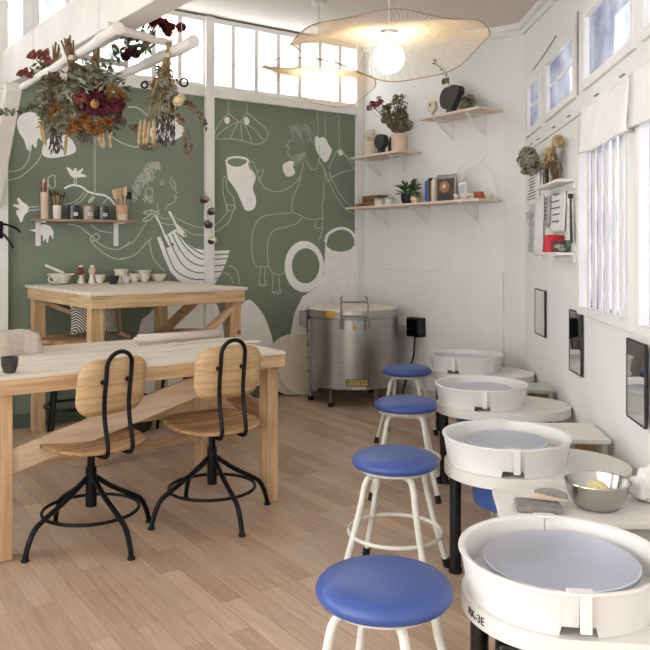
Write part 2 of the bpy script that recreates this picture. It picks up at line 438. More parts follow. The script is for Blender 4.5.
struct(obj('added_wall_rear', holed(lambda a, o, z: rw0+(rw1-rw0).normalized()*a+(rw1-rw0).normalized().cross(V((0,0,1)))*-o+V((0,0,z)), 0, (rw1-rw0).length, 0, 3.2, [((rw1-rw0).length*.35, (rw1-rw0).length*.72, 1.0, 2.3)], .1), 'wall_paint'))  # unseen wall added behind the camera to cut light from the rear
struct(obj('added_wall_side', holed(lambda a, o, z: fm(ML, a, z)+UM*o, 0, 3.6, 0, 3.5, [(1.0, 2.6, .9, 2.3)], .1), 'wall_paint'))  # unseen wall added beyond the left edge to hold back daylight there
# floor and sloping ceiling share the room's outline
room = [fm(ML,-.02,0), fm(.0,-.02,0), QQ, R0, fr(8.0,0,0), V((-4.2,-1.9,0)), fm(ML,3.6,0)]
room = [(p.x, p.y) for p in room]
bm = B(); prism(bm, room, lambda p: V((p[0],p[1],-.06)), lambda p: V((p[0],p[1],0))); struct(obj('floor', bm, 'oak_floor'))
big = [fm(ML-.2,-.12,0), fm(.12,-.12,0), QQ+V((.09,.05,0)), R0+WN*.15, fr(7.98,-.15,0), V((-4.3,-1.9,0)), fm(ML-.2,3.8,0)]
big = [(p.x, p.y) for p in big]
bm = B(); prism(bm, big, lambda p: V((p[0],p[1],ceil_z(*p))), lambda p: V((p[0],p[1],ceil_z(*p)+.12))); struct(obj('ceiling', bm, 'ceiling_paint'))
# cornice on the shelf wall and the right wall
def cz(p, dz): return V((p.x, p.y, ceil_z(p.x, p.y)-dz))
cp = [fs(.0,0,0), fs(1.91,0,0), R0.copy(), fr(7.9,0,0)]
inn = [-UM, (-UM-(R0-QQ).cross(V((0,0,1))).normalized()*-1).normalized(), -WN, -WN]
inn[1] = (-UM-WN*.35).normalized(); inn[2] = (-WN-UM*.35).normalized()
bm = B()
for w, d0, d1 in ((.05, -.02, .045), (.022, .045, .085)):
    rows = []
    for p, n in zip(cp, inn):
        rows.append([bm.verts.new(cz(p+n*a, d)) for a, d in ((-.005, d0), (w, d0), (w, d1), (-.005, d1))])
    for A, Bq in zip(rows, rows[1:]):
        for i in range(4):
            j = (i+1) % 4; bm.faces.new((A[i], A[j], Bq[j], Bq[i]))
    bm.faces.new(rows[0]); bm.faces.new(rows[-1])
struct(obj('trim_1', bm, 'trim_paint', ang=20))
# posts and rail on the mural wall
def wood_trim(name, *boxes, m='trim_paint', fn=fm):
    bm = B()
    for b in boxes: gbox(bm, fn, *b)
    return struct(obj(name, bm, m, bevel=.004))
wood_trim('trim_2', (mpost-.042, mpost+.042, .001, .05, .0, 3.45))
wood_trim('trim_3', (-.095, -.008, .001, .045, 0, 3.45))
wood_trim('trim_4', (mleft-.16, mleft+.035, .001, .05, 0, 3.45))
wood_trim('trim_5', (ML+.15, mpost-.042, .001, .04, 2.735, 2.82), (mpost+.042, -.095, .001, .04, 2.735, 2.82))
wood_trim('trim_6', (-.008, .03, .001, .02, 0, 3.44), m='baseboard_paint')
bl = [(mleft+.035, mpost-.042), (mpost+.042, -.095)]
wood_trim('baseboard_left', *[(a, b, .001, .018, 0, .11) for a, b in bl], m='base_green')
wood_trim('baseboard_back', (.04, 1.9, .026, .043, 0, .1), m='baseboard_paint', fn=fs)
wood_trim('trim_10', (.0, 1.905, .0005, .026, 0, 1.19), (.0, .045, .0005, .026, 1.19, 3.4), m='wall_paint', fn=fs)
wood_trim('baseboard_right', (.05, 7.9, .001, .016, 0, .09), m='baseboard_paint', fn=fr)
# transom windows: frame, muntins and panes
def transom(name, a0, a1, thick=()):
    f = B(); gbox(f, fm, a0-.01, a1+.01, -.07, .02, TZ1-.025, TZ1+.02); gbox(f, fm, a0-.01, a1+.01, -.07, .02, TZ0-.02, TZ0+.03)
    w = struct(obj(name, f, 'trim_paint'))
    p = B(); gbox(p, fm, a0, a1, -.045, -.04, TZ0, TZ1); obj('pane', p, 'pane_clear', w)
    x = a1; k = 0; b = B()
    while x > a0:
        wd = .02
        gbox(b, fm, x-wd, x+wd, -.06, .015, TZ0+.03, TZ1-.025); x -= PW*.985
    obj('muntin', b, 'trim_paint', w)
    for t in thick:
        b = B(); gbox(b, fm, t-.05, t+.05, -.075, .03, TZ0, TZ1); obj('mullion', b, 'trim_paint', w)
transom('window_1', mpost+.035, -.045); transom('window_2', ML+.2, mpost-.035, (mthick,))
# high windows of the right wall
for i, (a, b, z0, z1) in enumerate(HW):
    f = B()
    for q in ((a-.045, b+.045, z1-.005, z1+.045), (a-.045, b+.045, z0-.045, z0+.005), (a-.045, a+.005, z0, z1), (b-.005, b+.045, z0, z1)): gbox(f, fr, q[0], q[1], -.03, .02, q[2], q[3])
    w = struct(obj(f'window_{i+3}', f, 'trim_paint', bevel=.004))
    p = B(); gbox(p, fr, a, b, -.012, -.008, z0, z1); obj('pane', p, 'pane_sky_tint', w)
    if i in (0, 1):
        q = B(); gbox(q, fr, a, b, -.009, .0, z0+.17, z0+.185); obj('muntin', q, 'trim_paint', w)
    h = B()
    for t in (a+(b-a)*.25, a+(b-a)*.8): gbox(h, fr, t-.03, t+.03, .0, .012, z0-.118, z0-.112)
    obj('latch', h, 'steel_dark', w)
wood_trim('gap_shade_strip', (tr(577.2), tr(578.6), .0, .003, 2.25, 2.72), m='steel_dark', fn=fr)  # shade of the gap between two frames, put in as a dark strip
bm = B(); tube(bm, [rgt(533, 70, .03), rgt(544, 55, .035), rgt(556, 36, .03)], .005, 6); struct(obj('trim_12', bm, 'steel_dark'))
# rail under the high windows
wood_trim('trim_7', (.05, 7.8, -.01, .012, 2.13, 2.15), fn=fr)
# barred lower windows
for i, (a, b, z0, z1) in enumerate(LW):
    f = B()
    for q in ((a-.02, a+.03, z0, z1), (b-.03, b+.02, z0, z1), (a-.02, b+.02, z0-.03, z0+.012), (a-.02, b+.02, z1-.03, z1+.01)): gbox(f, fr, q[0], q[1], -.1, .025, q[2], q[3])
    w = struct(obj(f'window_{i+7}', f, 'trim_paint', bevel=.005))
    p = B(); gbox(p, fr, a, b, -.022, -.018, z0, z1); obj('pane', p, 'pane_sky_tint', w)
    n = 7
    for k in range(n):
        t = a+.03+(b-a-.06)*(k+.6)/n
        q = B(); gbox(q, fr, t-.030, t+.030, -.016, -.006, z0+.012, z1-.03); obj('bar', q, 'trim_paint', w, bevel=.003)
# roman blind in two lengths over the barred windows
def blind(a, b, label):
    bm = B(); n, k = 14, 9; rows = []
    prof = [(.03, 2.125), (.036, 2.12), (.038, 2.06), (.042, 2.0), (.048, 1.95), (.052, 1.915), (.05, 1.897), (.042, 1.895), (.034, 1.91)]
    for i in range(n+1):
        u = i/n; t = a+(b-a)*u; sag = -.012*math.sin(PI*u)+.004*math.sin(u*17)
        rows.append([bm.verts.new(fr(t, o+.004*math.sin(u*11+j), z+sag*(j/(k-1)))) for j, (o, z) in enumerate(prof)])
    for A, Bq in zip(rows, rows[1:]):
        for j in range(k-1): bm.faces.new((A[j], A[j+1], Bq[j+1], Bq[j]))
    t = thing('roman_blind', label, 'blind', fr((a+b)/2, .03, 2.13))
    mx = Matrix.Translation(-V(t.location)); bm.transform(mx); obj('fabric', bm, 'white_cloth', t, solid=.006)
    q = B(); gbox(q, fr, a, b, .0, .035, 2.118, 2.14); q.transform(mx); obj('head_rail', q, 'trim_paint', t)
b0 = rcoord(rgt(577.5, 130, .05))[0]; b1 = rcoord(rgt(627, 100, .05))[0]
blind(b0, b1-.004, 'white fabric roman blind drawn up, farther of two over barred windows'); blind(b1+.004, b1+1.3, 'white fabric roman blind drawn up, nearer of two over barred windows')
# tie beam with its knee brace at the left
kb = CAM+ray(117, 21.5)*3.78
zb = kb.z
far = kb-US*((kb-C0).dot(US)-.0)
far.z = zb+.035*((far-kb).length)
near = kb+US*2.2; near.z = zb-.035*2.2
bm = B(); off = UM*.07+V((0,0,.135))
bar(bm, near+off, far+off, .14, .27); struct(obj('trim_8', bm, 'beam_paint', bevel=.006))
bt = P(13, 86, 5.2)
bb = mur(-8, 205, .03)
bm = B(); bar(bm, bt, bb, .1, .1, UM); struct(obj('trim_9', bm, 'beam_paint', bevel=.005))

# ------------------------------------------------------------------ mural: flat paint on the green wall
mural = thing('mural', 'white painted mural of hatted figures, birds, jugs and hanging shapes on green wall', 'mural', fm(-1.7, .0, 0), AM)
def wpt(c, org, sc): return mcoord(mur(org[0]+c[0]/sc, org[1]+c[1]/sc))
def mloc(p, o): return V((p[0]+1.7, -o, p[1]))
def ribbons(name, lines, org, sc, w=.0065, m='mural_line', o=.0022, sm=6):
    bm = B()
    for ln in lines:
        pts = [V((*wpt(c, org, sc), 0)) for c in ln]
        pts = smooth_pts(pts, sm) if len(pts) > 2 and sm else pts
        L = []
        for i, p in enumerate(pts):
            d = (pts[min(i+1, len(pts)-1)]-pts[max(i-1, 0)])
            d = d.normalized() if d.length > 1e-9 else V((1,0,0))
            n = V((-d.y, d.x, 0))*w/2
            L.append([bm.verts.new(mloc(p+n*s, q)) for s, q in ((-1, .0), (-1, o), (1, o), (1, .0))])
        for A, Bq in zip(L, L[1:]):
            for i in range(3): bm.faces.new((A[i], A[i+1], Bq[i+1], Bq[i]))
    return obj(name, bm, m, mural)
def fills(name, polys, org, sc, m='mural_white', o=.0018, sm=5, raw=False):
    for pl in polys:
        bm = B(); pts = [V((*wpt(c, org, sc), 0)) for c in pl]
        if sm: pts = smooth_pts(pts, sm, True)
        prism(bm, [(p.x, p.y) for p in pts], lambda p: mloc(p, 0.0), lambda p: mloc(p, o))
        obj(name, bm, m, mural)
A_, Bo, Co, Do = ((180,80), 2.955), ((120,140), 4.067), ((0,130), 5.0), ((0,0), 1.0)
# hanging shapes
fl = [[(100,175),(106,148),(120,125),(142,100),(163,116),(180,121),(198,98),(225,120),(250,140),(260,158),(250,180),(225,190),(190,181),(150,174),(100,175)],
      [(168,124),(140,140),(118,155),(105,172)], [(174,124),(160,145),(150,172)], [(184,124),(200,150),(212,182)], [(188,124),(222,148),(245,178)], [(180,124),(181,150),(184,178)]]
ribbons('painted_hanging_cloud', fl, *A_); [ribbons('painted_cord', [q], *A_, w=.012, m='mural_hatch', sm=0) for q in ([(142,52),(142,100)],[(198,52),(198,98)],[(405,86),(407,166)],[(428,92),(430,172)],[(469,96),(471,206)])]
fills('painted_hole', [[(133,112),(143,110),(147,122),(140,130),(132,124)],[(190,112),(200,110),(205,124),(198,134),(190,126)],[(468,208),(478,206),(482,218),(475,224),(468,218)]], *A_)
ribbons('painted_hanging_hat', [[(440,262),(455,225),(468,207),(484,216),(500,232),(516,246)],[(440,270),(450,286),(480,272),(515,264)],[(484,220),(500,238),(514,262)]], *A_)
fills('painted_hanging_mitten', [[(398,176),(404,165),(412,172),(420,168),(432,176),(438,190),(448,206),(444,222),(436,238),(426,242),(414,226),(402,206)]], *A_)
# jug held by the woman
fills('painted_jug', [[(135,238),(148,252),(175,256),(198,246),(205,262),(220,275),(223,292),(215,320),(224,350),(221,376),(207,386),(192,383),(182,362),(170,335),(158,315),(142,292),(138,262)]], *A_)
ribbons('painted_jug', [[(135,242),(146,231),(170,228),(195,233),(201,240),(196,248)]], *A_, w=.02, m='mural_white')
# seated figure
ribbons('painted_potter', [
  [(322,178),(318,190),(312,195),(322,199),(318,210),(321,222),(332,232),(345,236)], [(326,176),(332,180)],
  [(366,240),(360,270),(345,300),(318,320),(285,330),(255,322),(238,302),(228,278),(236,262)], [(358,282),(350,310),(335,345),(330,385),(352,398),(385,412),(422,408)],
  [(424,300),(425,340),(420,372),(421,408)], [(410,196),(412,230),(402,262),(388,262),(372,238)], [(408,235),(425,262),(432,300),(455,282)],
  [(424,262),(440,300),(462,345),(488,380),(516,396)], [(442,280),(462,320),(490,360),(516,378)],
  [(332,392),(290,396),(250,402),(226,420),(214,455),(212,500),(218,540),(226,551),(255,551),(262,545)],
  [(362,404),(350,420),(320,434),(280,443),(262,470),(258,510),(264,556),(282,573),(305,572),(310,548)],
  [(400,420),(400,434),(410,439),(418,434)], [(421,408),(420,440),(412,470)], [(238,553),(234,600),(236,608),(254,606),(250,590),(252,553)], [(276,572),(272,620),(274,628),(297,630),(294,612),(292,574)], [(233,604),(258,604)], [(272,626),(298,624)],
  [(204,244),(214,240),(222,255),(228,276)], [(240,262),(246,268),(232,300)], [(204,244),(208,260),(222,282)]], *A_)
hair = []
for k in range(30):
    a = random.uniform(0, 1); x0 = 318+random.uniform(0, 66); y0 = 122+random.uniform(0, 26)
    hair.append([(x0, y0+8*abs(x0-350)/40), (x0+random.uniform(6,16), y0-random.uniform(0,10)+12), (min(400, x0+random.uniform(14,40)), y0+random.uniform(14,52))])
ribbons('painted_hair', hair, *A_, w=.007, m='mural_hatch', sm=3)
ribbons('painted_hand', [[(336,250-k*5),(372,222-k*3+k)] for k in range(-1, 6)], *A_, w=.008, m='mural_hatch', sm=0)
fills('painted_cup', [[(303,262),(308,247),(326,239),(336,243),(334,258),(340,272),(330,284),(314,284)]], *A_)
# big mug with ring handle in the corner
ring = [(367+58*math.cos(t), 551+76*math.sin(t)) for t in [2*PI*i/28 for i in range(28)]]
inner = [(371+41*math.cos(t), 549+52*math.sin(t)) for t in [2*PI*i/28 for i in range(28)]]
fills('painted_mug', [[(430,478),(434,492),(450,504),(480,508),(505,500),(518,484),(518,760),(520,915),(330,915),(325,760),(338,690),(362,640),(400,615),(424,575),(428,520)]], *A_, sm=0)
bm = B()
po = [wpt(c, *A_) for c in ring]; pi_ = [wpt(c, *A_) for c in inner]
vo = [[bm.verts.new(mloc(p, o)) for p in (po if q else pi_)] for q, o in ((1, 0), (1, .0019), (0, .0019), (0, 0))]
for A, Bq in zip(vo, vo[1:]):
    for i in range(28): bm.faces.new((A[i], A[(i+1) % 28], Bq[(i+1) % 28], Bq[i]))
obj('painted_handle', bm, 'mural_white', mural)
ribbons('painted_rim', [[(430,480),(436,458),(455,444),(480,438),(502,446),(516,464),(519,486)]], *A_, w=.030, m='mural_white')
# domes behind the tables
fills('painted_dome', [[(236,392),(233,350),(236,315),(247,300),(256,305),(265,318),(272,338),(276,360),(279,392)],[(135,405),(139,330),(149,314),(165,300),(190,294),(212,298),(222,322),(226,360),(227,405)]], *Do)
# woman with striped dress
ribbons('painted_woman', [
  [(205,152),(214,165),(226,184),(224,195),(216,196),(206,180),(202,165)], [(220,198),(232,216),(222,222)], [(218,226),(230,234),(222,242)], [(224,244),(218,256),(200,262),(188,270),(185,286)],
  [(164,180),(172,165),(178,178),(164,180)], [(150,258),(156,285),(160,305)], [(160,310),(175,318),(200,318),(226,308)], [(165,336),(200,344),(228,342)],
  [(0,440),(30,428),(60,408),(90,362),(112,328)], [(0,482),(40,476),(72,458),(105,420),(130,398)], [(118,408),(126,450),(135,480),(158,510),(182,534)],
  [(228,318),(270,338),(310,352),(345,358)], [(240,350),(290,380),(345,388)], [(380,352),(410,325),(430,300),(438,285)], [(382,376),(420,352),(445,330),(460,285)], [(436,284),(436,270),(424,240),(418,196),(420,158),(430,150),(436,200),(452,222),(462,240),(466,282)], [(434,262),(466,268),(462,288),(434,282),(434,262)],
  [(440,510),(465,520),(480,545),(486,585)], [(420,540),(445,550),(462,585)]], *Bo)
ribbons('painted_earring', [[(120+17*math.cos(t), 214+18*math.sin(t)) for t in [.5+5.4*i/12 for i in range(13)]]], *Bo, w=.018, m='mural_hatch')
hair = []
for k in range(150):
    u = random.random(); x0 = 48+u*110; top = 190-105*math.sin(min(1, u*1.25)*PI/2)
    y0 = top+random.uniform(0, 60 if u < .75 else 18)
    hair.append([(x0, y0), (x0+random.uniform(-5,8), y0+random.uniform(4,12)), (x0+random.uniform(-3,14), y0+random.uniform(12,26))])
for k in range(16):
    x0 = 92+random.uniform(0, 40); y0 = 205+random.uniform(0, 40); hair.append([(x0, y0), (x0+6, y0+8), (x0+random.uniform(4,14), y0+16)])
ribbons('painted_curls', hair, *Bo, w=.006, m='mural_line', sm=3)
ribbons('painted_bow', [[(140,295),(128,284),(112,288),(96,296),(118,302),(140,300)],[(140,298),(120,306),(92,328),(118,326),(140,306)],[(128,284),(126,300),(140,300)],[(140,296),(150,288),(152,304),(140,304)]], *Bo, w=.011)
fills('painted_dress', [[(150,396),(164,394),(172,412),(186,440),(205,435),(218,425),(192,382),(228,362),(248,392),(268,415),(300,440),(345,448),(400,450),(446,448),(438,480),(420,525),(398,566),(384,588),(330,586),(262,584),(232,566),(205,535),(178,475)],
   [(140,306),(150,306),(186,385),(222,420),(224,436),(212,442),(198,430),(182,400),(164,352)],[(194,290),(206,290),(230,340),(268,380),(270,392),(256,394),(236,374),(216,330)]], *Bo, sm=0)
ribbons('painted_stripe', [[(172,400),(196,470),(226,530),(275,560),(330,568),(398,562)], [(196,395),(226,462),(262,515),(320,540),(414,534)], [(212,382),(240,440),(280,490),(335,512),(426,508)], [(226,372),(258,425),(300,468),(345,486),(436,482)], [(238,380),(270,420),(310,452),(350,466),(442,464)]], *Bo, w=.011, m='green_paint', o=.0034)
fills('painted_button', [[(204,424),(212,418),(219,426),(212,434)],[(258,380),(264,378),(266,386),(260,389)]], *Bo, m='green_paint', o=.0036)
# birds, cord and arms at the left
fills('painted_bird', [[(330,185),(348,190),(366,206),(374,188),(382,192),(384,210),(414,190),(416,198),(402,216),(430,226),(430,234),(396,236),(372,242),(352,228),(340,204)],
  [(64,378),(70,371),(96,374),(84,344),(94,338),(114,362),(134,372),(143,386),(140,408),(120,428),(110,458),(102,462),(94,440),(82,420),(80,404),(100,396)],
  [(146,500),(180,496),(196,476),(220,470),(252,482),(268,510),(264,548),(252,522),(246,530),(240,564),(232,562),(228,540),(216,560),(214,530),(190,514)]], *Co, sm=0)
[ribbons('painted_bird_leg', [q], *Co, w=.009, sm=0) for q in ([(372,242),(372,274)],[(382,242),(382,274)],[(142,386),(196,382)],[(142,402),(198,398)])]
ribbons('painted_bird_outline', [[(240,238),(262,226),(276,226),(272,245),(278,270),(270,290),(254,292),(240,262),(240,238)]], *Co, w=.009, sm=0)
ribbons('painted_back', [[(322,294),(340,282),(372,275),(410,286),(440,308),(480,320),(520,326),(550,344),(575,376)]], *Co, w=.016, m='mural_white')
ribbons('painted_arm', [[(322,372),(370,360),(400,336),(420,312)],[(330,384),(380,372),(415,345),(436,314)],[(340,470),(395,482),(420,500),(455,530),(500,570),(545,592),(595,596),(650,560)],[(450,545),(470,575),(510,610),(560,638),(610,646),(650,634)],[(450,540),(482,516),(496,540),(464,556),(450,540)],[(454,472),(490,500),(540,512),(580,510)],[(515,370),(530,350),(545,340)],
   [(148,84),(150,120),(130,170),(95,200),(40,210)],[(205,124),(185,160),(140,205),(90,240),(36,252)],[(535,6),(560,30),(600,62),(650,80)]], *Co, w=.0075)
ribbons('painted_rope', [[(470,-60),(472,320)],[(478,-60),(476,320)]], *Co, w=.008, m='mural_hatch', sm=0)
fills('painted_hand', [[(440,360),(450,340),(465,330),(475,338),(465,352),(448,366)]], *Co, m='mural_line')
fills('painted_ghost', [[(17,122),(21,115),(30,112),(38,115),(43,124),(46,134),(43,141),(38,138),(36,148),(32,144),(31,151),(27,149),(24,140),(19,132)],
  [(42,154),(45,142),(58,134),(70,138),(76,149),(72,154),(60,157),(50,158)],[(147,134),(150,128),(158,128),(160,114),(168,111),(177,114),(184,124),(183,134),(174,140),(158,139)]], *Do, sm=4)
[ribbons('painted_ghost_line', [q], *Do, w=.012) for q in ([(128,107),(138,108),(148,116)],[(110,135),(122,143),(136,147),(150,146)])]
# ------------------------------------------------------------------ work tables (x along the mural, y towards it)
def FT():  # front table, origin at the foot of the right front leg
    t = thing('work_table', 'low pine work table with pale canvas top, two swivel chairs at its side', 'table', (-.313, 4.2, 0), AM)
    zt = .83; x0, x1, y0, y1 = -1.50, .091, -.045, .95
    part('table_top', 'board_top', t, (box, ((x0+x1)/2, (y0+y1)/2, zt-.009), (x1-x0, y1-y0, .018)), bevel=.003)
    za = zt-.018-.034
    part('apron', 'pine_x', t, (box, ((x0+x1)/2, y0+.018, za), (x1-x0-.01, .03, .068)), bevel=.003)
    part('apron', 'pine_x', t, (box, ((x0+x1)/2, y1-.025, za), (x1-x0-.01, .03, .068)), bevel=.003)
    for x in (x0+.03, x1-.022): part('apron', 'pine_y', t, (box, (x, (y0+y1)/2, za), (.03, y1-y0-.08, .068)), bevel=.003)
    for x in (.034, -1.352-.02):
        for y in (.045, .86): part('leg', 'pine_z', t, (box, (x, y, (zt-.09)/2+.002), (.068 if x > 0 else .10, .09, zt-.09)), bevel=.003)
    part('brace', 'ply_pale', t, (bar, (-1.36, .03, .425), (-.26, .03, .72), .02, .11), bevel=.002)
    part('brace', 'ply_dark', t, (bar, (.045, .07, .42), (.045, .84, .62), .022, .13), bevel=.002)
    part('stretcher', 'pine_x', t, (box, (-.66, .86, .19), (1.27, .03, .04)), bevel=.002)
    return t
FT()
BT_O = V((-1.473, 4.82, 0))
def BT():  # tall table by the wall, origin under its front left corner
    t = thing('tall_table', 'bar-height pine table against the mural with small bowls on top', 'table', BT_O, AM+.038)
    zt = 1.112; L, D = 1.155, 1.375
    part('table_top', 'board_top', t, (box, (L/2, D/2, zt-.011), (L, D, .022)), bevel=.003)
    za = zt-.022-.042
    part('apron', 'pine_x', t, (box, (L/2, .03, za), (L-.03, .032, .084)), bevel=.003); part('apron', 'pine_x', t, (box, (L/2, D-.03, za), (L-.03, .032, .084)), bevel=.003)
    part('apron', 'pine_y', t, (box, (.03, D/2, za), (.032, D-.092, .084)), bevel=.003); part('apron', 'pine_y', t, (box, (L-.03, D/2, za), (.032, D-.092, .084)), bevel=.003)
    for x in (.07, L-.07):
        for y in (.085, D-.1): part('leg', 'pine_z', t, (box, (x, y, (zt-.106)/2), (.09, .075, zt-.106)), bevel=.003)
    part('brace', 'pine_x', t, (bar, (.07, D-.1, 1.0), (.80, D-.1, .66), .03, .075, (0,1,0)), bevel=.003)
    part('brace', 'pine_x', t, (bar, (L-.08, .055, .98), (.62, .055, .62), .03, .08, (0,1,0)), bevel=.003)
    part('brace', 'pine_y', t, (bar, (L-.07, .66, .985), (L-.07, D-.12, .68), .03, .08), bevel=.003)
    part('stretcher', 'pine_x', t, (box, (L/2, .03, .30), (L-.1, .026, .1)), bevel=.003)
    return t
BT()
# bar stools tucked under the tall table
def bar_stool():
    t = thing('bar_stool', 'round wooden bar stool with black legs, left one under tall table, cushions on it', 'stool', P(72, 337, 5.56).xy.to_3d(), .4, 'bar stools under the tall table')
    part('seat', 'chair_seat', t, (lathe, [(0,.715),(.215,.715),(.235,.725),(.235,.74),(.225,.75),(0,.75)], 36))
    for k in range(4):
        a = PI/4+k*PI/2; part('leg', 'black_metal', t, (tube, [(.13*math.cos(a), .13*math.sin(a), .716), (.22*math.cos(a), .22*math.sin(a), .001)], .012, 8))
    r = .19; part('footrest', 'black_metal', t, (tube, [(r*math.cos(2*PI*i/24), r*math.sin(2*PI*i/24), .26) for i in range(24)], .009, 8, True))
    return t
bs = bar_stool()
dup(bs, 'round wooden bar stool with black legs, right one under tall table behind rolled canvas', P(186, 326, 5.95).xy.to_3d(), .9)
def cushion(nm, m, lab, loc, rz, w, h, d, lean):
    bm = B(); n = 10
    for s in (-1, 1):
        g = [[None]*(n+1) for _ in range(n+1)]
        for i in range(n+1):
            for j in range(n+1):
                u, v = i/n*2-1, j/n*2-1; e = (1-u**4)*(1-v**4)
                k = 1-.06*(1-abs(u))*0
                pin = 1-.10*(u*u)*(1-v*v)-.10*(v*v)*(1-u*u)*0
                g[i][j] = bm.verts.new((u*w/2*(1-.08*(1-v*v)*(abs(u)**3)), s*d/2*e**.5, v*h/2*(1-.08*(1-u*u)*(abs(v)**3))))
        for i in range(n):
            for j in range(n): bm.faces.new((g[i][j], g[i+1][j], g[i+1][j+1], g[i][j+1]))
    bmesh.ops.remove_doubles(bm, verts=bm.verts, dist=1e-4)
    o = obj(nm, bm, m, ang=80); tag(o, lab, 'cushion', loc=loc); o.rotation_euler = (lean, 0, rz); return o
cl = P(95, 333, 5.62); cushion('cushion', 'cushion_stripe', 'black and white striped cushion on the left bar stool', (cl.x, cl.y, .751+.135), AM-.15, .36, .25, .11, -.1)
cl2 = cl+V((-.0,.17,0)); cushion('cushion', 'cushion_beige', 'plain beige cushion standing behind the striped cushion', (cl2.x+.02, cl2.y, .751+.125), AM, .28, .235, .09, -.06)
# dark bucket on the floor
bp = onz(145, 433, 0); bt_ = thing('bucket', 'dark round bucket on floor under the tables behind the right swivel chair', 'bucket', (bp.x-.12, bp.y+.10, .001))
part('body', 'bucket_dark', bt_, (lathe, [(0,0),(.13,0),(.145,.02),(.165,.24),(.172,.245),(.165,.25),(.158,.24),(.138,.02),(0,.015)], 28))
part('handle', 'steel_dark', bt_, (tube, [(.168*math.cos(PI*i/12), -.05-.06*math.sin(PI*i/12), .225-.12*math.sin(PI*i/12)) for i in range(13)], .004, 6))

# ------------------------------------------------------------------ swivel chairs
def swivel_chair():
    t = thing('swivel_chair', 'black and ply swivel work chair, right one of two at the low table', 'chair', (-.587, 4.0, 0), AM, 'swivel chairs at the low table')
    # seat: rounded ply with a dished, rolled edge
    bm = B(); n, k = 40, 7; zs = .492; rows = []
    ctr = bm.verts.new((0, 0, zs-.012))
    for j in range(1, k+1):
        f = j/k; row = []
        for i in range(n):
            a = 2*PI*i/n; c, s = math.cos(a), math.sin(a); p = 2.7
            r = 1/((abs(c)/.236)**p+(abs(s)/.222)**p)**(1/p)
            x, y = r*f*c, r*f*s
            z = zs-.010+.014*f*f-.006*max(0, (y-.14)/.085)**2+.055*y-.008*max(0, (-y-.15)/.075)**2
            row.append(bm.verts.new((x, y, z)))
        rows.append(row)
    for i in range(n): bm.faces.new((ctr, rows[0][i], rows[0][(i+1) % n]))
    for A, Bq in zip(rows, rows[1:]):
        for i in range(n): bm.faces.new((A[i], A[(i+1) % n], Bq[(i+1) % n], Bq[i]))
    obj('seat', bm, 'chair_seat', t, solid=.014)
    # backrest: curved rounded board
    bm = B(); n, k = 22, 12; g = []
    def bend(x, z): return V((x, -.185+.35*x*x-.0-.045*(z-.0)/.13*.5, .775+z))
    outline = rrect(.365, .265, .085, 8)
    c0 = bm.verts.new(bend(0, 0)); prev = None
    for f in (.25, .5, .75, 1):
        row = [bm.verts.new(bend(x*f, z*f)) for x, z in outline]
        for i in range(len(row)):
            j = (i+1) % len(row)
            if prev is None: bm.faces.new((c0, row[i], row[j]))
            else: bm.faces.new((prev[i], prev[j], row[j], row[i]))
        prev = row
    obj('backrest', bm, 'chair_ply', t, solid=.014)
    # hoop of black tube behind the backrest, hooked under the seat
    w = .066; yb = -.212
    pts = [(-w, .04, .462), (-w, -.10, .459), (-w, -.20, .455), (-w, -.232, .468), (-w, -.24, .51), (-w, -.215, .62), (-w, -.212, .72), (-w, -.226, .82), (-w, -.232, .875)]
    pts = smooth_pts(pts, 4)
    arc = [V((-w*math.cos(PI*i/12), -.232-.012*math.sin(PI*i/12), .875+.066*math.sin(PI*i/12))) for i in range(1, 12)]
    right = [V((-p.x, p.y, p.z)) for p in reversed(pts)]
    part('back_hoop', 'black_metal', t, (tube, pts+arc+right, .0105, 10))
    for s in (-1, 1): part('screw', 'black_metal', t, (ball, (s*w, -.196, .80), .012, 10, 6))
    part('seat_plate', 'black_metal', t, (box, (0, -.02, .462), (.17, .2, .008)))
    part('spindle', 'black_metal', t, (tube, [(0,0,.17),(0,0,.36)], .026, 14), (tube, [(0,0,.36),(0,0,.455)], .018, 14))
    for q in range(4):
        a = math.radians(-1+90*q); c, s = math.cos(a), math.sin(a)
        lp = smooth_pts([(.02*c,.02*s,.31),(.12*c,.12*s,.235),(.24*c,.24*s,.165),(.285*c,.285*s,.13),(.315*c,.315*s,.07),(.33*c,.33*s,.012)], 4)
        lg = part('leg', 'black_metal', t, (tube, lp, .0125, 9)); part('foot', 'rubber', lg, (lathe, [(0,.0005),(.018,.0005),(.018,.008),(.012,.014),(0,.014)], 12, (.33*c,.33*s,0)))
    part('foot_ring', 'black_metal', t, (tube, [(.222*math.cos(2*PI*i/40), .222*math.sin(2*PI*i/40), .155) for i in range(40)], .0085, 8, True))
    return t
sc = swivel_chair()
dup(sc, 'black and ply swivel work chair, left one of two at the low table', (-1.115, 3.67, 0), AM+.25).scale = (1, 1, .982)

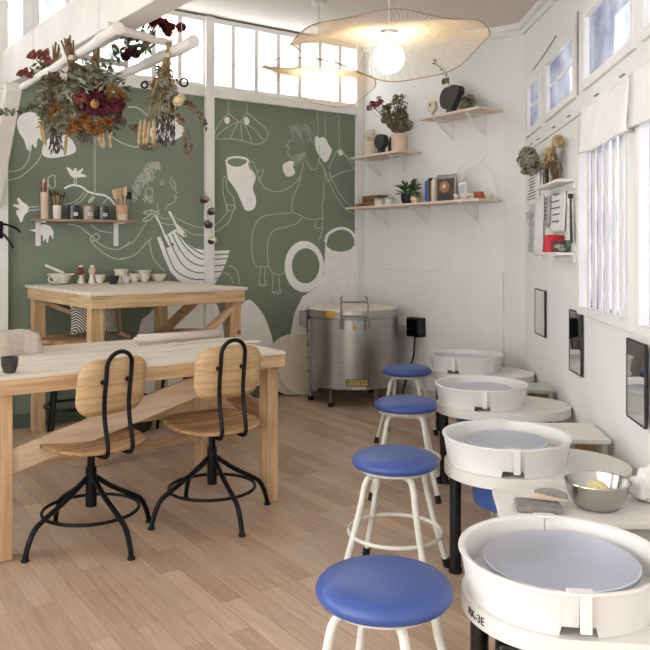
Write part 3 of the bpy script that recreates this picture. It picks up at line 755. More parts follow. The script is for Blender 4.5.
# ------------------------------------------------------------------ blue stools
def blue_stool(label):
    t = thing('stool', label, 'stool', (.156, 2.037, 0), .0, 'blue round stools along the wheels')
    R = .182
    part('seat', 'blue_vinyl', t, (lathe, [(0,.474),(R-.022,.474),(R-.009,.478),(R-.002,.487),(R,.497),(R-.004,.508),(R-.015,.519),(R-.034,.527),(R-.07,.532),(R*.4,.535),(0,.536)], 56))
    part('seat_base', 'cream_metal', t, (lathe, [(0,.460),(R-.035,.460),(R-.028,.4735),(0,.4735)], 40))
    for q in range(4):
        a = math.radians(25+90*q); c, s = math.cos(a), math.sin(a)
        lp = smooth_pts([(.04*c,.04*s,.447),(.09*c,.09*s,.447),(.125*c,.125*s,.44),(.145*c,.145*s,.41),(.158*c,.158*s,.35)], 4)+[V((.20*c,.20*s,.2)), V((.256*c,.256*s,.03))]
        lg = part('leg', 'cream_metal', t, (tube, lp, .0135, 10))
        part('rubber_foot', 'rubber', lg, (tube, [(.252*c,.252*s,.042),(.264*c,.264*s,.001)], .0165, 10))
    part('foot_ring', 'cream_metal', t, (tube, [(.196*math.cos(2*PI*i/44), .196*math.sin(2*PI*i/44), .2) for i in range(44)], .0085, 8, True))
    return t
st = blue_stool('round blue padded stool nearest the camera, beside the wheel marked on its rim')
st.rotation_euler.z = math.radians(-8)
dup(st, 'blue padded stool with cream legs, second from the camera in the row', (.297, 3.26, 0), 0)
dup(st, 'blue padded stool with cream legs, third from the camera in the row', (.462, 4.41, 0), math.radians(12))
dup(st, 'blue padded stool farthest away, in front of the black plug box', (.597, 5.62, 0), math.radians(3))

# ------------------------------------------------------------------ pottery wheels
ROW = math.atan2(.993, .1187)-PI/2              # row direction as a small turn about z
def slab_outline(n=40):
    r1, r2, cx = .262, .285, .225
    pts = []
    for i in range(n+1):
        a = math.radians(96+168*i/n); pts.append((r1*math.cos(a), r1*math.sin(a)))
    for i in range(n+1):
        a = math.radians(264+192*i/n); pts.append((cx+r2*math.cos(a), r2*.92*math.sin(a)))
    return pts
def basin_half(s):
    """one half of the splash pan: a wall with a rolled rim, floor, notch at the front seam"""
    prof = [(.247,.4825),(.262,.578),(.268,.590),(.2715,.5955),(.2705,.600),(.262,.601),(.254,.596),(.245,.516),(.20,.514)]
    bm = B(); n = 120; a0, a1 = (90, 270) if s < 0 else (-90, 90); rows = []
    for i in range(n+1):
        a = math.radians(a0+.25+(a1-a0-.5)*i/n); rows.append((a, [bm.verts.new((r*math.cos(a), r*math.sin(a), z)) for r, z in prof]))
    m = len(prof)
    for (a, A), (b, Bq) in zip(rows, rows[1:]):
        d = min(abs((math.degrees(x)+720) % 360-277) for x in (a, b))
        for j in range(m-1):
            bm.faces.new((A[j], Bq[j], Bq[j+1], A[j+1]))
    return bm
def cut_notch(bm):
    # raise the lower wall edge by the front seam so that a low slot opens there
    for v in bm.verts:
        a = math.degrees(math.atan2(v.co.y, v.co.x))
        if -99.5 < a < -80.5 and v.co.z < .4840: v.co.z += .024
    return bm
def pottery_wheel(label, hr):
    t = thing('pottery_wheel', label, 'pottery wheel', (.635, 2.08, 0), ROW, 'pottery wheels along the right wall')
    bm = B(); prism(bm, slab_outline(), lambda p: V((p[0],p[1],.434)), lambda p: V((p[0],p[1],.482)))
    obj('wheel_table', bm, 'wheel_slab', t, bevel=.008)
    for s, nm in ((-1, 'basin_half'), (1, 'basin_half')):
        h = obj(nm, cut_notch(basin_half(s)), 'wheel_plastic', t, ang=50)
    # the clips that lock the two halves, front and back
    for a in (-90, 90):
        c, s = math.cos(math.radians(a)), math.sin(math.radians(a))
        part('basin_clip', 'wheel_plastic', t, (box, (.0, s*.262, .6005), (.062, .034, .006)), (box, (.012, s*.2685, .552), (.028, .007, .1)), bevel=.002)
    part('basin_floor', 'wheel_plastic', t, (lathe, [(.03,.512),(.243,.512),(.243,.5165),(.03,.5165)], 48))
    part('wheel_head', 'turned_disc', t, (lathe, [(0,.560),(hr-.004,.560),(hr,.563),(hr,.574),(hr-.003,.5765),(0,.5765)], 64))
    part('shaft', 'steel_dark', t, (lathe, [(0,.4835),(.028,.4835),(.028,.560),(0,.560)], 20))
    part('motor_housing', 'blue_housing', t, (lathe, [(0,.30),(.17,.30),(.2,.315),(.205,.4335),(0,.4335)], 36, (.06,.0,0)))
    for x, y in ((-.215,-.01), (.36,.19), (.36,-.19)):
        lg = part('leg', 'black_pipe', t, (tube, [(x,y,.008),(x,y,.4335)], .025, 16)); part('foot', 'rubber', lg, (lathe, [(0,.0005),(.029,.0005),(.029,.02),(0,.02)], 16, (x,y,0)))
    return t
pw = pottery_wheel('cream pottery wheel nearest the camera, large grey disc, black letters on rim', .205)
def wrap(co):   # lettering bent round the left rim of the table
    R = .2632; a = math.radians(207)+co.x/R
    return V((R*math.cos(a)*1.0, R*math.sin(a), .458+co.y)) + V((math.cos(a), math.sin(a), 0))*co.z
pw.scale = (1, 1, .972)
text_mesh('lettering', 'RK-3E', .030, 'ink', pw, wrap)
for z in range(9):
    pass
part('perforated_guard', 'black_pipe', pw, (box, (-.135,-.12,.30), (.09,.10,.225)), bevel=.008)
pw2 = pottery_wheel('cream pottery wheel second from the camera, right behind the steel bowl', .172); pw2.location = (.776, 3.30, 0)
dup(pw2, 'cream pottery wheel third from the camera, smaller disc, between two side tables', (.92, 4.54, 0), ROW-.05)
dup(pw2, 'cream pottery wheel farthest from the camera, near the black plug box', (1.06, 5.78, 0), ROW-.45)

# ------------------------------------------------------------------ side tables between the wheels
def side_table(label, pts, top=.5, legs=True, m='side_table_top'):
    c = V((sum(p[0] for p in pts)/4, sum(p[1] for p in pts)/4, 0)); t = thing('side_table', label, 'side table', c, 0, 'white side tables along the right wall')
    q = [(p[0]-c.x, p[1]-c.y) for p in pts]
    bm = B(); prism(bm, q, lambda p: V((p[0],p[1],top-.022)), lambda p: V((p[0],p[1],top))); obj('table_top', bm, m, t, bevel=.003)
    for i, p in enumerate(q):
        part('leg', 'side_table_edge', t, (box, (p[0]*.9, p[1]*.84, (top-.023)/2), (.03,.03,top-.023)), bevel=.002)
    return t, q, c
RD = V((.1187,.993,0)).normalized()
def quad(x0, y0, x1, y1):
    """corners on a line of the row: left edge near/far, right edge near/far against the wall"""
    wx = lambda y: R0.x+(R0.y-y)*-.0905/.9959
    return [(x0, y0), (wx(y0)-.02, y0-.03), (wx(y1)-.02, y1-.03), (x0+(y1-y0)*.12, y1)]
t1, q1, c1 = side_table('white side table with steel bowl and sponges, nearest of three between wheels', quad(.582, 2.53, 0, 2.87))
part('apron', 'side_table_edge', t1, (box, (.03, -.135, .452), (.55,.018,.05)))
part('shelf_panel', 'pine_z', t1, (box, (.17, -.10, .2), (.13,.018,.4)))
t2, q2, c2 = side_table('white side table with a wood panel underneath, middle of three between wheels', quad(.80, 3.62, 0, 3.965))
part('panel', 'pine_z', t2, (box, (.17, -.07, .235), (.1,.018,.46)), bevel=.002); part('panel', 'ply_pale', t2, (box, (.06, -.07, .235), (.08,.018,.46)), bevel=.002)
t3, q3, c3 = side_table('grey side table farthest away, between the last two wheels', quad(.95, 4.87, 0, 5.13), m='side_table_edge')
part('panel', 'pine_z', t3, (box, (.16, -.07, .235), (.16,.018,.46)), bevel=.002)

# ------------------------------------------------------------------ kiln
k = thing('kiln', 'round stainless steel top-loading kiln on short legs in the corner', 'kiln', (.2536, 7.08, 0), 0)
Rk = .415
part('body', 'steel', k, (lathe, [(0,.16),(Rk,.16),(Rk+.006,.165),(Rk+.006,.178),(Rk,.182),(Rk,.758),(Rk+.004,.762),(Rk+.004,.772),(0,.772)], 72), ang=30)
part('lid', 'steel', k, (lathe, [(0,.776),(Rk+.008,.776),(Rk+.011,.78),(Rk+.011,.838),(Rk+.006,.842),(Rk-.01,.842),(0,.842)], 72), ang=30)
part('lid_top', 'fire_brick', k, (lathe, [(0,.8425),(Rk-.012,.8425),(Rk-.02,.852),(0,.853)], 64))
def kp(a, r, z): a = math.radians(a); return V((r*math.cos(a), r*math.sin(a), z))
for a in (238, 300, 184, 60, 120, 354):
    lg = part('leg', 'steel_dark', k, (tube, [kp(a,.385,.03), kp(a,.385,.16)], .017, 10)); part('caster', 'rubber', lg, (lathe, [(0,.0005),(.025,.0005),(.027,.03),(.015,.04),(0,.04)], 14, kp(a,.385,0)))
hy = -Rk-.03
part('handle', 'steel_dark', k, (tube, [(-.115,hy+.005,.70),(-.115,hy,.80),(-.115,hy,.955),(-.108,hy+.01,.972)], .0075, 8), (tube, [(.115,hy+.005,.70),(.115,hy,.80),(.118,hy,.90),(.105,hy+.005,.965),(.09,hy+.02,.97)], .0075, 8),
     (tube, [(-.115,hy,.925),(.115,hy,.925)], .0065, 8), (tube, [(-.115,hy,.80),(.115,hy,.80)], .0075, 8))
part('bracket', 'steel_dark', k, (box, (-.115,hy+.02,.735), (.03,.03,.09)), bevel=.004); part('bracket', 'steel_dark', k, (box, (.12,hy+.02,.725), (.035,.035,.07)), bevel=.004)
part('latch', 'steel_dark', k, (box, (.118,hy-.004,.70), (.03,.02,.035)), bevel=.004)
def on_drum(a0, a1, z0, z1, r, n=10):
    bm = B(); rows = []
    for i in range(n+1):
        a = a0+(a1-a0)*i/n; rows.append([bm.verts.new(kp(a, rr, z)) for rr, z in ((r-.002,z0),(r+.003,z0),(r+.003,z1),(r-.002,z1))])
    for A, Bq in zip(rows, rows[1:]):
        for j in range(4): bm.faces.new((A[j], A[(j+1)%4], Bq[(j+1)%4], Bq[j]))
    bm.faces.new(rows[0]); bm.faces.new(rows[-1]); return bm
obj('label_sticker', on_drum(234, 248, .787, .832, Rk+.011), 'yellow_label', k)
pl = obj('name_plate', on_drum(260, 288, .195, .255, Rk), 'ink', k)
obj('plate_face', on_drum(261, 287, .201, .249, Rk+.002), 'plate_yellow', pl)
def kwrap(co):
    r = Rk+.0056; a = math.radians(274)+co.x/r; return V((math.cos(a)*(r+co.z), math.sin(a)*(r+co.z), .225+co.y))
text_mesh('plate_lettering', 'POTTERY', .046, 'ink', pl, kwrap)
obj('serial_plate', on_drum(268, 284, .168, .186, Rk+.006), 'socket_white', k)
bm = B()
tri = [kp(270+s*2.6 if s else 270, Rk+.004, z) for s, z in ((-1,.685),(1,.685),(0,.725))]
bm.faces.new([bm.verts.new(p) for p in tri]); obj('warning_triangle', bm, 'yellow_label', k, solid=.002)
part('warning_bolt', 'ink', k, (box, (0,-Rk-.0055,.699), (.006,.002,.018)))
part('hinge_box', 'grey_plastic', k, (box, kp(192,Rk+.045,.755), (.07,.08,.13)), bevel=.008); part('hinge_arm', 'steel_dark', k, (bar, kp(192,Rk+.02,.66), kp(186,Rk+.01,.82), .03, .03))
for z in (.28,.40,.52,.64): part('peephole', 'rubber', k, (ball, kp(196,Rk,z), .014, 10, 6))
part('seam_strip', 'steel_dark', k, (box, kp(199,Rk,.46), (.02,.03,.58)))
# kiln shelves (round bats) leaning on the mural wall
def disc(label, m, s, zc, lean):
    r = .285; p = C0+UM*m+US*s
    o = part('kiln_shelf', 'fire_brick', None, (lathe, [(0,-.011),(r-.003,-.011),(r,-.008),(r,.008),(r-.003,.011),(0,.011)], 56))
    tag(o, label, 'kiln shelf', 'round kiln shelves leaning by the kiln')
    o.location = p+V((0,0,zc)); o.rotation_euler = (PI/2-lean, 0, AM); return o
disc('round cream kiln shelf leaning in front, beside the kiln', -.80, .125, .2855, .10)
disc('round cream kiln shelf leaning behind the front one, against the mural', -.895, .072, .2855, .10)
# wall outlet, plug box and its lead
sp = shf(400.5, 328.5, .01); s = part('wall_socket', 'socket_white', None, (box, (0,0,0), (.13,.03,.085)), bevel=.006); tag(s, 'white wall socket between the kiln and the black plug box', 'socket', loc=shf(402.5, 328.5, .043), rz=AS)
bx = thing('plug_box', 'black plug box on back wall right of kiln with a hanging lead', 'plug box', shf(416, 327, .074), AS)
part('case', 'black_matte', bx, (box, (0,0,0), (.17,.09,.175)), bevel=.008); part('cover', 'black_metal', bx, (box, (0,-.048,.03), (.15,.008,.09)), bevel=.003); part('cover', 'black_metal', bx, (box, (0,-.048,-.055), (.15,.008,.06)), bevel=.003)
part('lead', 'rubber', bx, (tube, smooth_pts([(.01,-.02,-.085),(.01,-.03,-.16),(-.0,-.03,-.26),(-.06,-.02,-.38),(-.13,-.015,-.52),(-.2,-.0,-.74),(-.05,-.02,-.845)], 5), .008, 7))
from mathutils import noise as NZ
# ------------------------------------------------------------------ plant builders
rnd = random.Random(11)
def rv(s=1): return V((rnd.uniform(-1,1), rnd.uniform(-1,1), rnd.uniform(-1,1)))*s
def leaf(bm, p, d, L, W, up=None):
    d = V(d).normalized(); u = V(up) if up else rv(); x = d.cross(u)
    if x.length < .05: x = d.cross(V((1,.3,.2)))
    x.normalize(); n = x.cross(d)*-.12*L
    a = bm.verts.new(p); b = bm.verts.new(p+d*L*.45+x*W/2); c = bm.verts.new(p+d*L+n*1.5); e = bm.verts.new(p+d*L*.45-x*W/2); m = bm.verts.new(p+d*L*.5+n)
    for f in ((a,b,m),(b,c,m),(c,e,m),(e,a,m)): bm.faces.new(f)
def round_leaf(bm, p, d, r):
    d = V(d).normalized(); x = d.cross(rv()); x.normalize()
    c = p+d*r; n = 7; vs = [bm.verts.new(c-d*r*math.cos(2*PI*i/n)+x*r*math.sin(2*PI*i/n)+d.cross(x)*r*.2*math.cos(4*PI*i/n)) for i in range(n)]
    bm.faces.new(vs)
def petal_head(bm, c, r, axis, n=26, layers=4, curl=.3):
    axis = V(axis).normalized(); x = axis.cross(V((.3,.8,.5))).normalized(); y = axis.cross(x)
    for l in range(layers):
        t = l/(max(1, layers-1)); m = max(5, int(n*(1-.5*t)))
        for i in range(m):
            a = 2*PI*(i+.5*l)/m+rnd.uniform(-.1,.1); dr = x*math.cos(a)+y*math.sin(a)
            d = (dr*(1-.65*t)+axis*(.12+.8*t)+rv(.12)).normalized()
            leaf(bm, c+dr*r*.12+axis*(.0), d, r*(1-.15*t)*rnd.uniform(.85,1.1), r*(.34+.1*t)*26/n, axis)
def rose(bm, c, r, axis):
    axis = V(axis).normalized(); x = axis.cross(V((.3,.8,.5))).normalized(); y = axis.cross(x)
    for l in range(4):
        for i in range(5+l):
            a = 2*PI*i/(5+l)+l; rr = r*(.3+.22*l); b = x*math.cos(a)+y*math.sin(a); tn = axis.cross(b)
            p = c+b*rr*.35; w = rr*.8; g = [[None]*3 for _ in range(3)]
            for u in range(3):
                for v in range(3):
                    q = p+tn*(u-1)*w*.6+axis*(v*r*.55-r*.5)+b*(rr*(.45 if v == 1 else (.75 if v == 2 else .0))-abs(u-1)*rr*.35)+rv(r*.05)
                    g[u][v] = bm.verts.new(q)
            for u in range(2):
                for v in range(2): bm.faces.new((g[u][v], g[u+1][v], g[u+1][v+1], g[u][v+1]))
def cluster(bm, c, r, n, lr, s=(1,1,1)):
    """ball of small florets"""
    for i in range(n):
        d = rv(); d.normalize(); p = c+V((d.x*s[0], d.y*s[1], d.z*s[2]))*r*rnd.uniform(.75,1)
        x = d.cross(rv()).normalized(); y = d.cross(x)
        for k in range(4):
            a = k*PI/2; q = x*math.cos(a)+y*math.sin(a); leaf(bm, p, q+d*.4, lr, lr*.8, d)
def tailpod(bm, a, b, r):
    pts = [V(a)+(V(b)-V(a))*t for t in (0,.15,.5,.85,1)]; tube(bm, pts, [r*.3, r*.8, r, r*.8, r*.15], 7)
def sprig(sb, lb, a, b, sag, n, r, kind='round'):
    a, b = V(a), V(b); pts = smooth_pts([a, (a+b)/2+V(sag), b], 6); tube(sb, pts, .0022, 5)
    for i in range(n):
        t = (i+.5)/n*(len(pts)-1); p = pts[int(t)].lerp(pts[min(int(t)+1, len(pts)-1)], t-int(t))
        for k in range(2):
            d = rv(); d.normalize()
            (round_leaf(lb, p, d, r*rnd.uniform(.7,1.1)) if kind == 'round' else leaf(lb, p, d+(b-a).normalized()*.6, r*2.4, r*1.1))

# ------------------------------------------------------------------ green wall shelf and its jars
def facing(label, name, cat, p, rz, group=None): return thing(name, label, cat, p, rz, group)
zsh = mur(84, 221, .07).z
a, b = mcoord(mur(34, 221, .14))[0], mcoord(mur(133.5, 221, .14))[0]
ws = thing('wall_shelf', 'narrow brown wooden shelf on the green mural with brush pots and jars', 'shelf', fm((a+b)/2, .0, zsh), AM)
part('board', 'shelf_wood', ws, (box, (0, -.092, 0), (b-a, .18, .018)), bevel=.002)
for px in (39, 117):
    m = mcoord(mur(px, 236, .03))[0]-(a+b)/2
    bm = B(); box(bm, (m, -.006, -.105), (.038, .010, .19)); box(bm, (m, -.09, -.0145), (.03, .15, .009)); obj('bracket', bm, 'trim_paint', ws)
def on_ms(px, o=.09):
    p = mur(px, 215, o); return V((p.x, p.y, zsh+.0095))
def sticks(t, name, m, n, r0, z0, z1, spread, r=.004, tipm=None, tl=.03, tr_=.007):
    for i in range(n):
        a = 2*PI*i/n+rnd.uniform(0,.6); s = spread*rnd.uniform(.5,1); c, s_ = math.cos(a), math.sin(a); h = z1*rnd.uniform(.85,1)
        p0, p1 = V((r0*.5*c, r0*.5*s_, z0)), V(((r0*.6+s)*c, (r0*.6+s)*s_*.5, h)); d = (p1-p0).normalized()
        st_ = part(name, m if isinstance(m, str) else m[i % len(m)], t, (tube, [p0, p1], r, 6))
        if tipm: part('bristle', tipm if isinstance(tipm, str) else tipm[i % len(tipm)], st_, (tube, [p1-d*.003, p1+d*tl*.5, p1+d*tl], [tr_*.8, tr_, tr_*.25], 7))
def pot(t, m, r0, r1, h, name='pot', wall=.004, n=28):
    return part(name, m, t, (lathe, [(0,0),(r0-.003,0),(r0,.003),(r1,h),(r1-wall/2,h+.002),(r1-wall,h),(r0-wall,.008),(0,.006)], n))
t = thing('brush_pot', 'tall buff clay cylinder of red-handled tools at left end of brown shelf', 'pot', on_ms(44.5), AM); pot(t, 'clay_buff', .028, .030, .205)
sticks(t, 'tool', ['handle_red','handle_red','clay_buff','handle_red'], 7, .02, .02, .285, .02, .004, ['clay_cream','petal_rust','glaze_white'], .035, .007)
t = thing('brush_pot', 'small white pot full of fine paintbrushes, second on brown shelf', 'pot', on_ms(57), AM); pot(t, 'glaze_white', .029, .033, .105)
sticks(t, 'paintbrush', ['handle_tan','black_matte','handle_tan','stem_brown'], 11, .02, .02, .20, .045, .003, ['bristle','bristle_black'], .032, .0065)
def candle_jar(px, label, m):
    t = thing('glass_jar', label, 'jar', on_ms(px), AM, 'candle jars on the brown shelf')
    pot(t, m, .042, .046, .108, 'jar'); part('lid', m, t, (lathe, [(0,.104),(.040,.104),(.043,.111),(0,.114)], 28))
    part('label', 'paper', t, (box, (.004,-.0445,.042), (.034,.004,.026)), bevel=.001); part('print', 'ink', t, (box, (.004,-.047,.042), (.018,.001,.006))); return t
candle_jar(73.5, 'smoky black glass jar with a white label, on brown wall shelf', 'black_glass'); candle_jar(88, 'beige jar with a white label, between black and green jars', 'taupe_glass'); candle_jar(103, 'dark green glass jar with a white label, on brown wall shelf', 'green_glass')
t = thing('utensil_pot', 'two-tone terracotta pot of wooden spatulas and a black brush, right end of shelf', 'pot', on_ms(122), AM)
part('pot', 'clay_pink', t, (lathe, [(0.0,.05),(.046,.05),(.051,.122),(.049,.124),(.046,.122),(.043,.06),(0,.055)], 28)); part('pot_base', 'clay_cream', t, (lathe, [(0,0),(.044,0),(.046,.05),(0,.05)], 28))
for i, (x, x1, z1, w) in enumerate(((-.02,-.075,.25,.034),(-.01,-.035,.262,.026),(.006,.002,.272,.022),(.012,.022,.28,.034),(.0,-.016,.255,.02))):
    p0, p1 = V((x,.012*((i%3)-1),.03)), V((x1,.014*((i%3)-1),z1)); d = (p1-p0).normalized()
    bm = B(); bar(bm, p0, p1-d*.07, .009, .006, (0,1,0)); bar(bm, p1-d*.075, p1, w, .006, (0,1,0)); obj('spatula', bm, 'beech', t, bevel=.002)
for i in range(2): part('bristle_brush' if i else 'brush_handle', 'bristle_black' if i else 'stem_straw', t, *( ((box, (.062,.0,.205), (.038,.02,.058)),) if i else ((tube, [(.02,0,.03),(.05,0,.18)], .004, 6),)), bevel=.002 if i else 0)
# coat hook and seed pods on the mural's posts
hk = thing('coat_hook', 'black coat hook with two bent prongs on white post at far left', 'hook', fm(mleft-.03, .05, 1.53), AM)
part('back_plate', 'black_metal', hk, (box, (0,-.006,0), (.05,.012,.13)), bevel=.004)
for pts in ([(0,-.012,.04),(.02,-.05,.042),(.06,-.07,.03),(.11,-.085,.005),(.128,-.09,-.02)], [(0,-.012,-.02),(.02,-.04,-.035),(.05,-.06,-.075),(.075,-.07,-.12),(.08,-.07,-.14)]): part('prong', 'black_metal', hk, (tube, smooth_pts(pts, 5), .009, 8))
for i, (px, py, m, lab) in enumerate(((205,199,'seed_pod','grey seed pod topmost of four tied to the white post'),(212,211,'seed_pod','seed pod with pale threads second from top on white post'),(208.5,225,'seed_dark','dark split seed pod third from top on white post'),(212.5,240,'clay_cream','pale shell lowest of four tied to the white post'))):
    t = thing('seed_pod', lab, 'seed pod', mur(px, py, .075), AM, 'seed pods on the post')
    bm = B(); ball(bm, (0,0,0), .042, 14, 8, (1,.55,.75))
    for v in bm.verts: v.co *= 1+.1*math.sin(9*math.atan2(v.co.z, v.co.x))
    obj('shell', bm, m, t); part('husk', 'seed_dark' if i != 2 else 'seed_pod', t, (ball, (-.012,.0,-.012 if i != 2 else .018), .034, 12, 8, (1,.66,.8)))
    part('thread', 'stem_straw', t, (tube, [(0,.0,.02),(.004,.02,.07),(-.01,.023,.11)], .0018, 5), *(((tube, [(.0,-.01,0),(.05,-.01,.02),(.06,-.01,-.03)], .0016, 5),) if i == 1 else ()))

# ------------------------------------------------------------------ things on the tall table
ZT = 1.1125
def on_tt(px, py):
    p = onz(px, py, ZT); Ym = mur(px, py, .15).y
    if p.y > Ym: p = P(px, py, Ym)
    p.z = ZT; return p
def bowl(label, px, py, r, h, m, group='small bowls on the tall table', z=None):
    p = on_tt(px, py); p.z = ZT if z is None else z
    t = part('bowl', m, None, (lathe, [(0,0),(r*.5,0),(r*.52,.004),(r*.82,h*.45),(r,h),(r-.002,h+.002),(r-.005,h),(r*.78,h*.48),(r*.45,.010),(0,.008)], 28)); tag(t, label, 'bowl', group, p); return t
bowl('small cream bowl left of the dark bowl on tall table', 100.0, 283.0, .041, .065, 'glaze_white')
bowl('small dark grey bowl among the cream bowls on tall table', 113.3, 284.2, .048, .064, 'glaze_dark')
bowl('small round cream bowl just right of the dark bowl, front row', 125.5, 283.6, .042, .058, 'glaze_white')
bowl('cream cup bowl between the front bowl and stacked wide bowl', 134.5, 282.0, .049, .068, 'glaze_white')
b1 = bowl('cream bowl at the back, lower one of a stacked pair', 121, 280.5, .052, .07, 'glaze_white'); bowl('cream bowl at the back, upper one of a stacked pair', 121, 280.5, .058, .05, 'glaze_white', z=ZT+.055)
bowl('cream bowl with a wide bowl nested on it, right of cups', 144, 281, .054, .07, 'glaze_white'); bowl('wide shallow cream bowl resting on top of another bowl', 143, 281, .070, .032, 'glaze_white', z=ZT+.062)
bowl('widest cream bowl at right end of the row', 158.5, 281, .066, .06, 'clay_cream')
for px, m, lab in ((81, 'red_clay', 'small cream stand holding a dark red oval, left of two'), (92, 'clay_buff', 'small cream stand holding a buff oval, right of two')):
    t = thing('clay_spoon_rest', lab, 'ornament', on_tt(px, 281.5 if px < 90 else 282), AM, 'clay ornaments on the tall table')
    part('stand', 'glaze_white', t, (lathe, [(0,0),(.026,0),(.024,.012),(.014,.04),(.016,.055),(0,.056)], 18)); part('oval', m, t, (ball, (0,0,.082), .03, 14, 10, (.8,.4,1)))
    part('crest', 'glaze_white', t, (lathe, [(0,.105),(.016,.108),(.014,.118),(0,.12)], 14)); t.scale = (1.2, 1.2, 1.2)
t = thing('pouring_dish', 'white handled dish with a stick across it at left end of tall table', 'dish', on_tt(61, 281.5), AM-.3)
part('plate', 'glaze_white', t, (lathe, [(0,0),(.055,0),(.085,.008),(.086,.011),(.055,.006),(0,.005)], 28))
part('body', 'glaze_white', t, (lathe, [(0,.007),(.04,.007),(.062,.05),(.066,.062),(.062,.062),(.04,.018),(0,.015)], 24)); part('rim', 'glaze_white', t, (box, (.0,.0,.066), (.17,.1,.008)), bevel=.003)
part('handle', 'glaze_white', t, (tube, [(-.05+.028*math.cos(2*PI*i/16),-.06,.036+.02*math.sin(2*PI*i/16)) for i in range(16)], .005, 7, True))
part('stick', 'glaze_white', t, (tube, [(-.10,-.03,.13),(.02,-.02,.074)], .010, 10)); t.scale = (1.15, 1.15, 1.15)

# ------------------------------------------------------------------ things on the low table
ZF = .8305
def on_ft(px, py): return onz(px, py, ZF)
# folded linen over a stack
p = on_ft(2, 357); t = thing('linen_bundle', 'beige linen cloth draped over a bundle, on low table behind dark cup', 'cloth', (p.x-.12, p.y+.13, ZF), AM)
bm = B(); n, kk = 26, 16
def cloth(u, v):
    x, y = u*.235, v*.15; e = max(abs(u), abs(v)); q = (abs(u)**9+abs(v)**9)**(1/9)
    z = .108 if q < .90 else .108*max(0, 1-((q-.90)/.10)**2.6)
    z += .0025*math.sin(9*u+2*v)+.002*math.sin(17*v+5*u)*(1 if q < .9 else .2)+(.004 if abs(v-.1) < .12 and q < .9 else 0)
    return V((x*(1+.05*math.sin(6*v)*(q > .8)), y*(1+.08*math.sin(8*u)*(q > .8)), max(.001, z)))
g = [[bm.verts.new(cloth(i/n*2-1, j/kk*2-1)) for j in range(kk+1)] for i in range(n+1)]
for i in range(n):
    for j in range(kk): bm.faces.new((g[i][j], g[i+1][j], g[i+1][j+1], g[i][j+1]))
obj('draped_cloth', bm, 'linen', t, ang=70)
bm = B(); ball(bm, (.19,-.10,.026), .04, 14, 10, (1.1,.8,.62))
for v in bm.verts: v.co += V((0,0,.004*math.sin(90*v.co.x)))
obj('cloth_corner', bm, 'linen', t)
t = thing('cup', 'dark grey handleless cup at the left edge of the low table', 'cup', on_ft(9.5, 372.8), 0)
part('cup_body', 'glaze_dark', t, (lathe, [(0,0),(.024,0),(.030,.006),(.040,.04),(.0425,.082),(.041,.084),(.0385,.082),(.036,.04),(.022,.01),(0,.008)], 32)); t.scale = (.9, .9, .85)
# rolled canvas and boards
pa, pb = on_ft(143, 346), on_ft(213, 338.0); c = (pa+pb)/2; rr = .03
t = thing('canvas_roll', 'rolled pale canvas lying at the far edge of low table', 'roll', (c.x, c.y, ZF), AM-.03); L = (pb-pa).length
prof = []
bm = B(); sp = [(rr*(1-.028*i)*math.cos(.45*i), rr+rr*(1-.028*i)*math.sin(.45*i)) for i in range(26)]
rows = [[bm.verts.new((x, py_, pz)) for py_, pz in sp] for x in (-L/2, 0, L/2)]
for A, Bq in zip(rows, rows[1:]):
    for i in range(len(sp)-1): bm.faces.new((A[i], A[i+1], Bq[i+1], Bq[i]))
obj('outer_roll', bm, 'canvas', t, solid=.004)
part('inner_roll', 'canvas', t, (tube, [(-L/2-.02, .0, rr), (L/2+.002, .0, rr)], .016, 14))
for i, (q0, q1, lab, dz) in enumerate((((158,351.5),(258,342),'pale flat wooden board nearer the chairs, beside the rolled canvas',0),((170,345.5),(240,338.5),'pale flat wooden board farther back, beside the rolled canvas',0))):
    a_, b_ = on_ft(*q0), on_ft(*q1); c = (a_+b_)/2; o = part('flat_board', 'board_top', None, (box, (0,0,.005), ((b_-a_).length, .07 if i == 0 else .05, .009)), bevel=.002)
    d = b_-a_; tag(o, lab, 'board', 'boards on the low table', (c.x, c.y, ZF), math.atan2(d.y, d.x))

# ------------------------------------------------------------------ shelves on the back wall
def back_shelf(label, q0, q1, z, brk, m='shelf_pale', dep=.28):
    t = thing('wall_shelf', label, 'shelf', fs((q0+q1)/2, 0, z), AS); L = q1-q0
    part('board', m, t, (box, (0, -dep/2-.002, 0), (L, dep, .02)), bevel=.002)
    for q in brk:
        x = q-(q0+q1)/2
        bm = B(); box(bm, (x, -.007, -.10), (.026, .011, .18)); bar(bm, (x, -.013, -.165), (x, -.21, -.02), .02, .012); box(bm, (x, -.12, -.0155), (.028, .22, .009)); obj('bracket', bm, 'trim_paint', t)
    return t
def sq(px, py, o=.0): return scoord(shf(px, py, o))[0]
Z1, Z2, Z3 = 2.272, 2.522, 1.782
back_shelf('short pale shelf at left of back wall with black vase and dried flowers', .177, .9055, Z1, (sq(382,172), sq(407,165)))
back_shelf('highest pale shelf on back wall with dark mushroom-shaped vase', 1.176, 1.89, Z2, (sq(453,138), sq(485,130)))
back_shelf('longest and lowest pale shelf on back wall with books and plant', .09, 1.885, Z3, (sq(388,228), sq(429,226), sq(478,222)))
def on_s(px, z, o):
    q = sq(px, HY-(z-H)*100, o); return fs(q, o, z+.0105)
def flat_vase(name, outline, d, m, parent, hole=None, bev=.012):
    bm = B(); prism(bm, outline, lambda p: V((p[0], d/2, p[1])), lambda p: V((p[0], -d/2, p[1]))); return obj(name, bm, m, parent, bevel=bev, ang=60)
def blob(cx, cz, rx, rz, n=22): return [(cx+rx*math.cos(2*PI*i/n), cz+rz*math.sin(2*PI*i/n)) for i in range(n)]
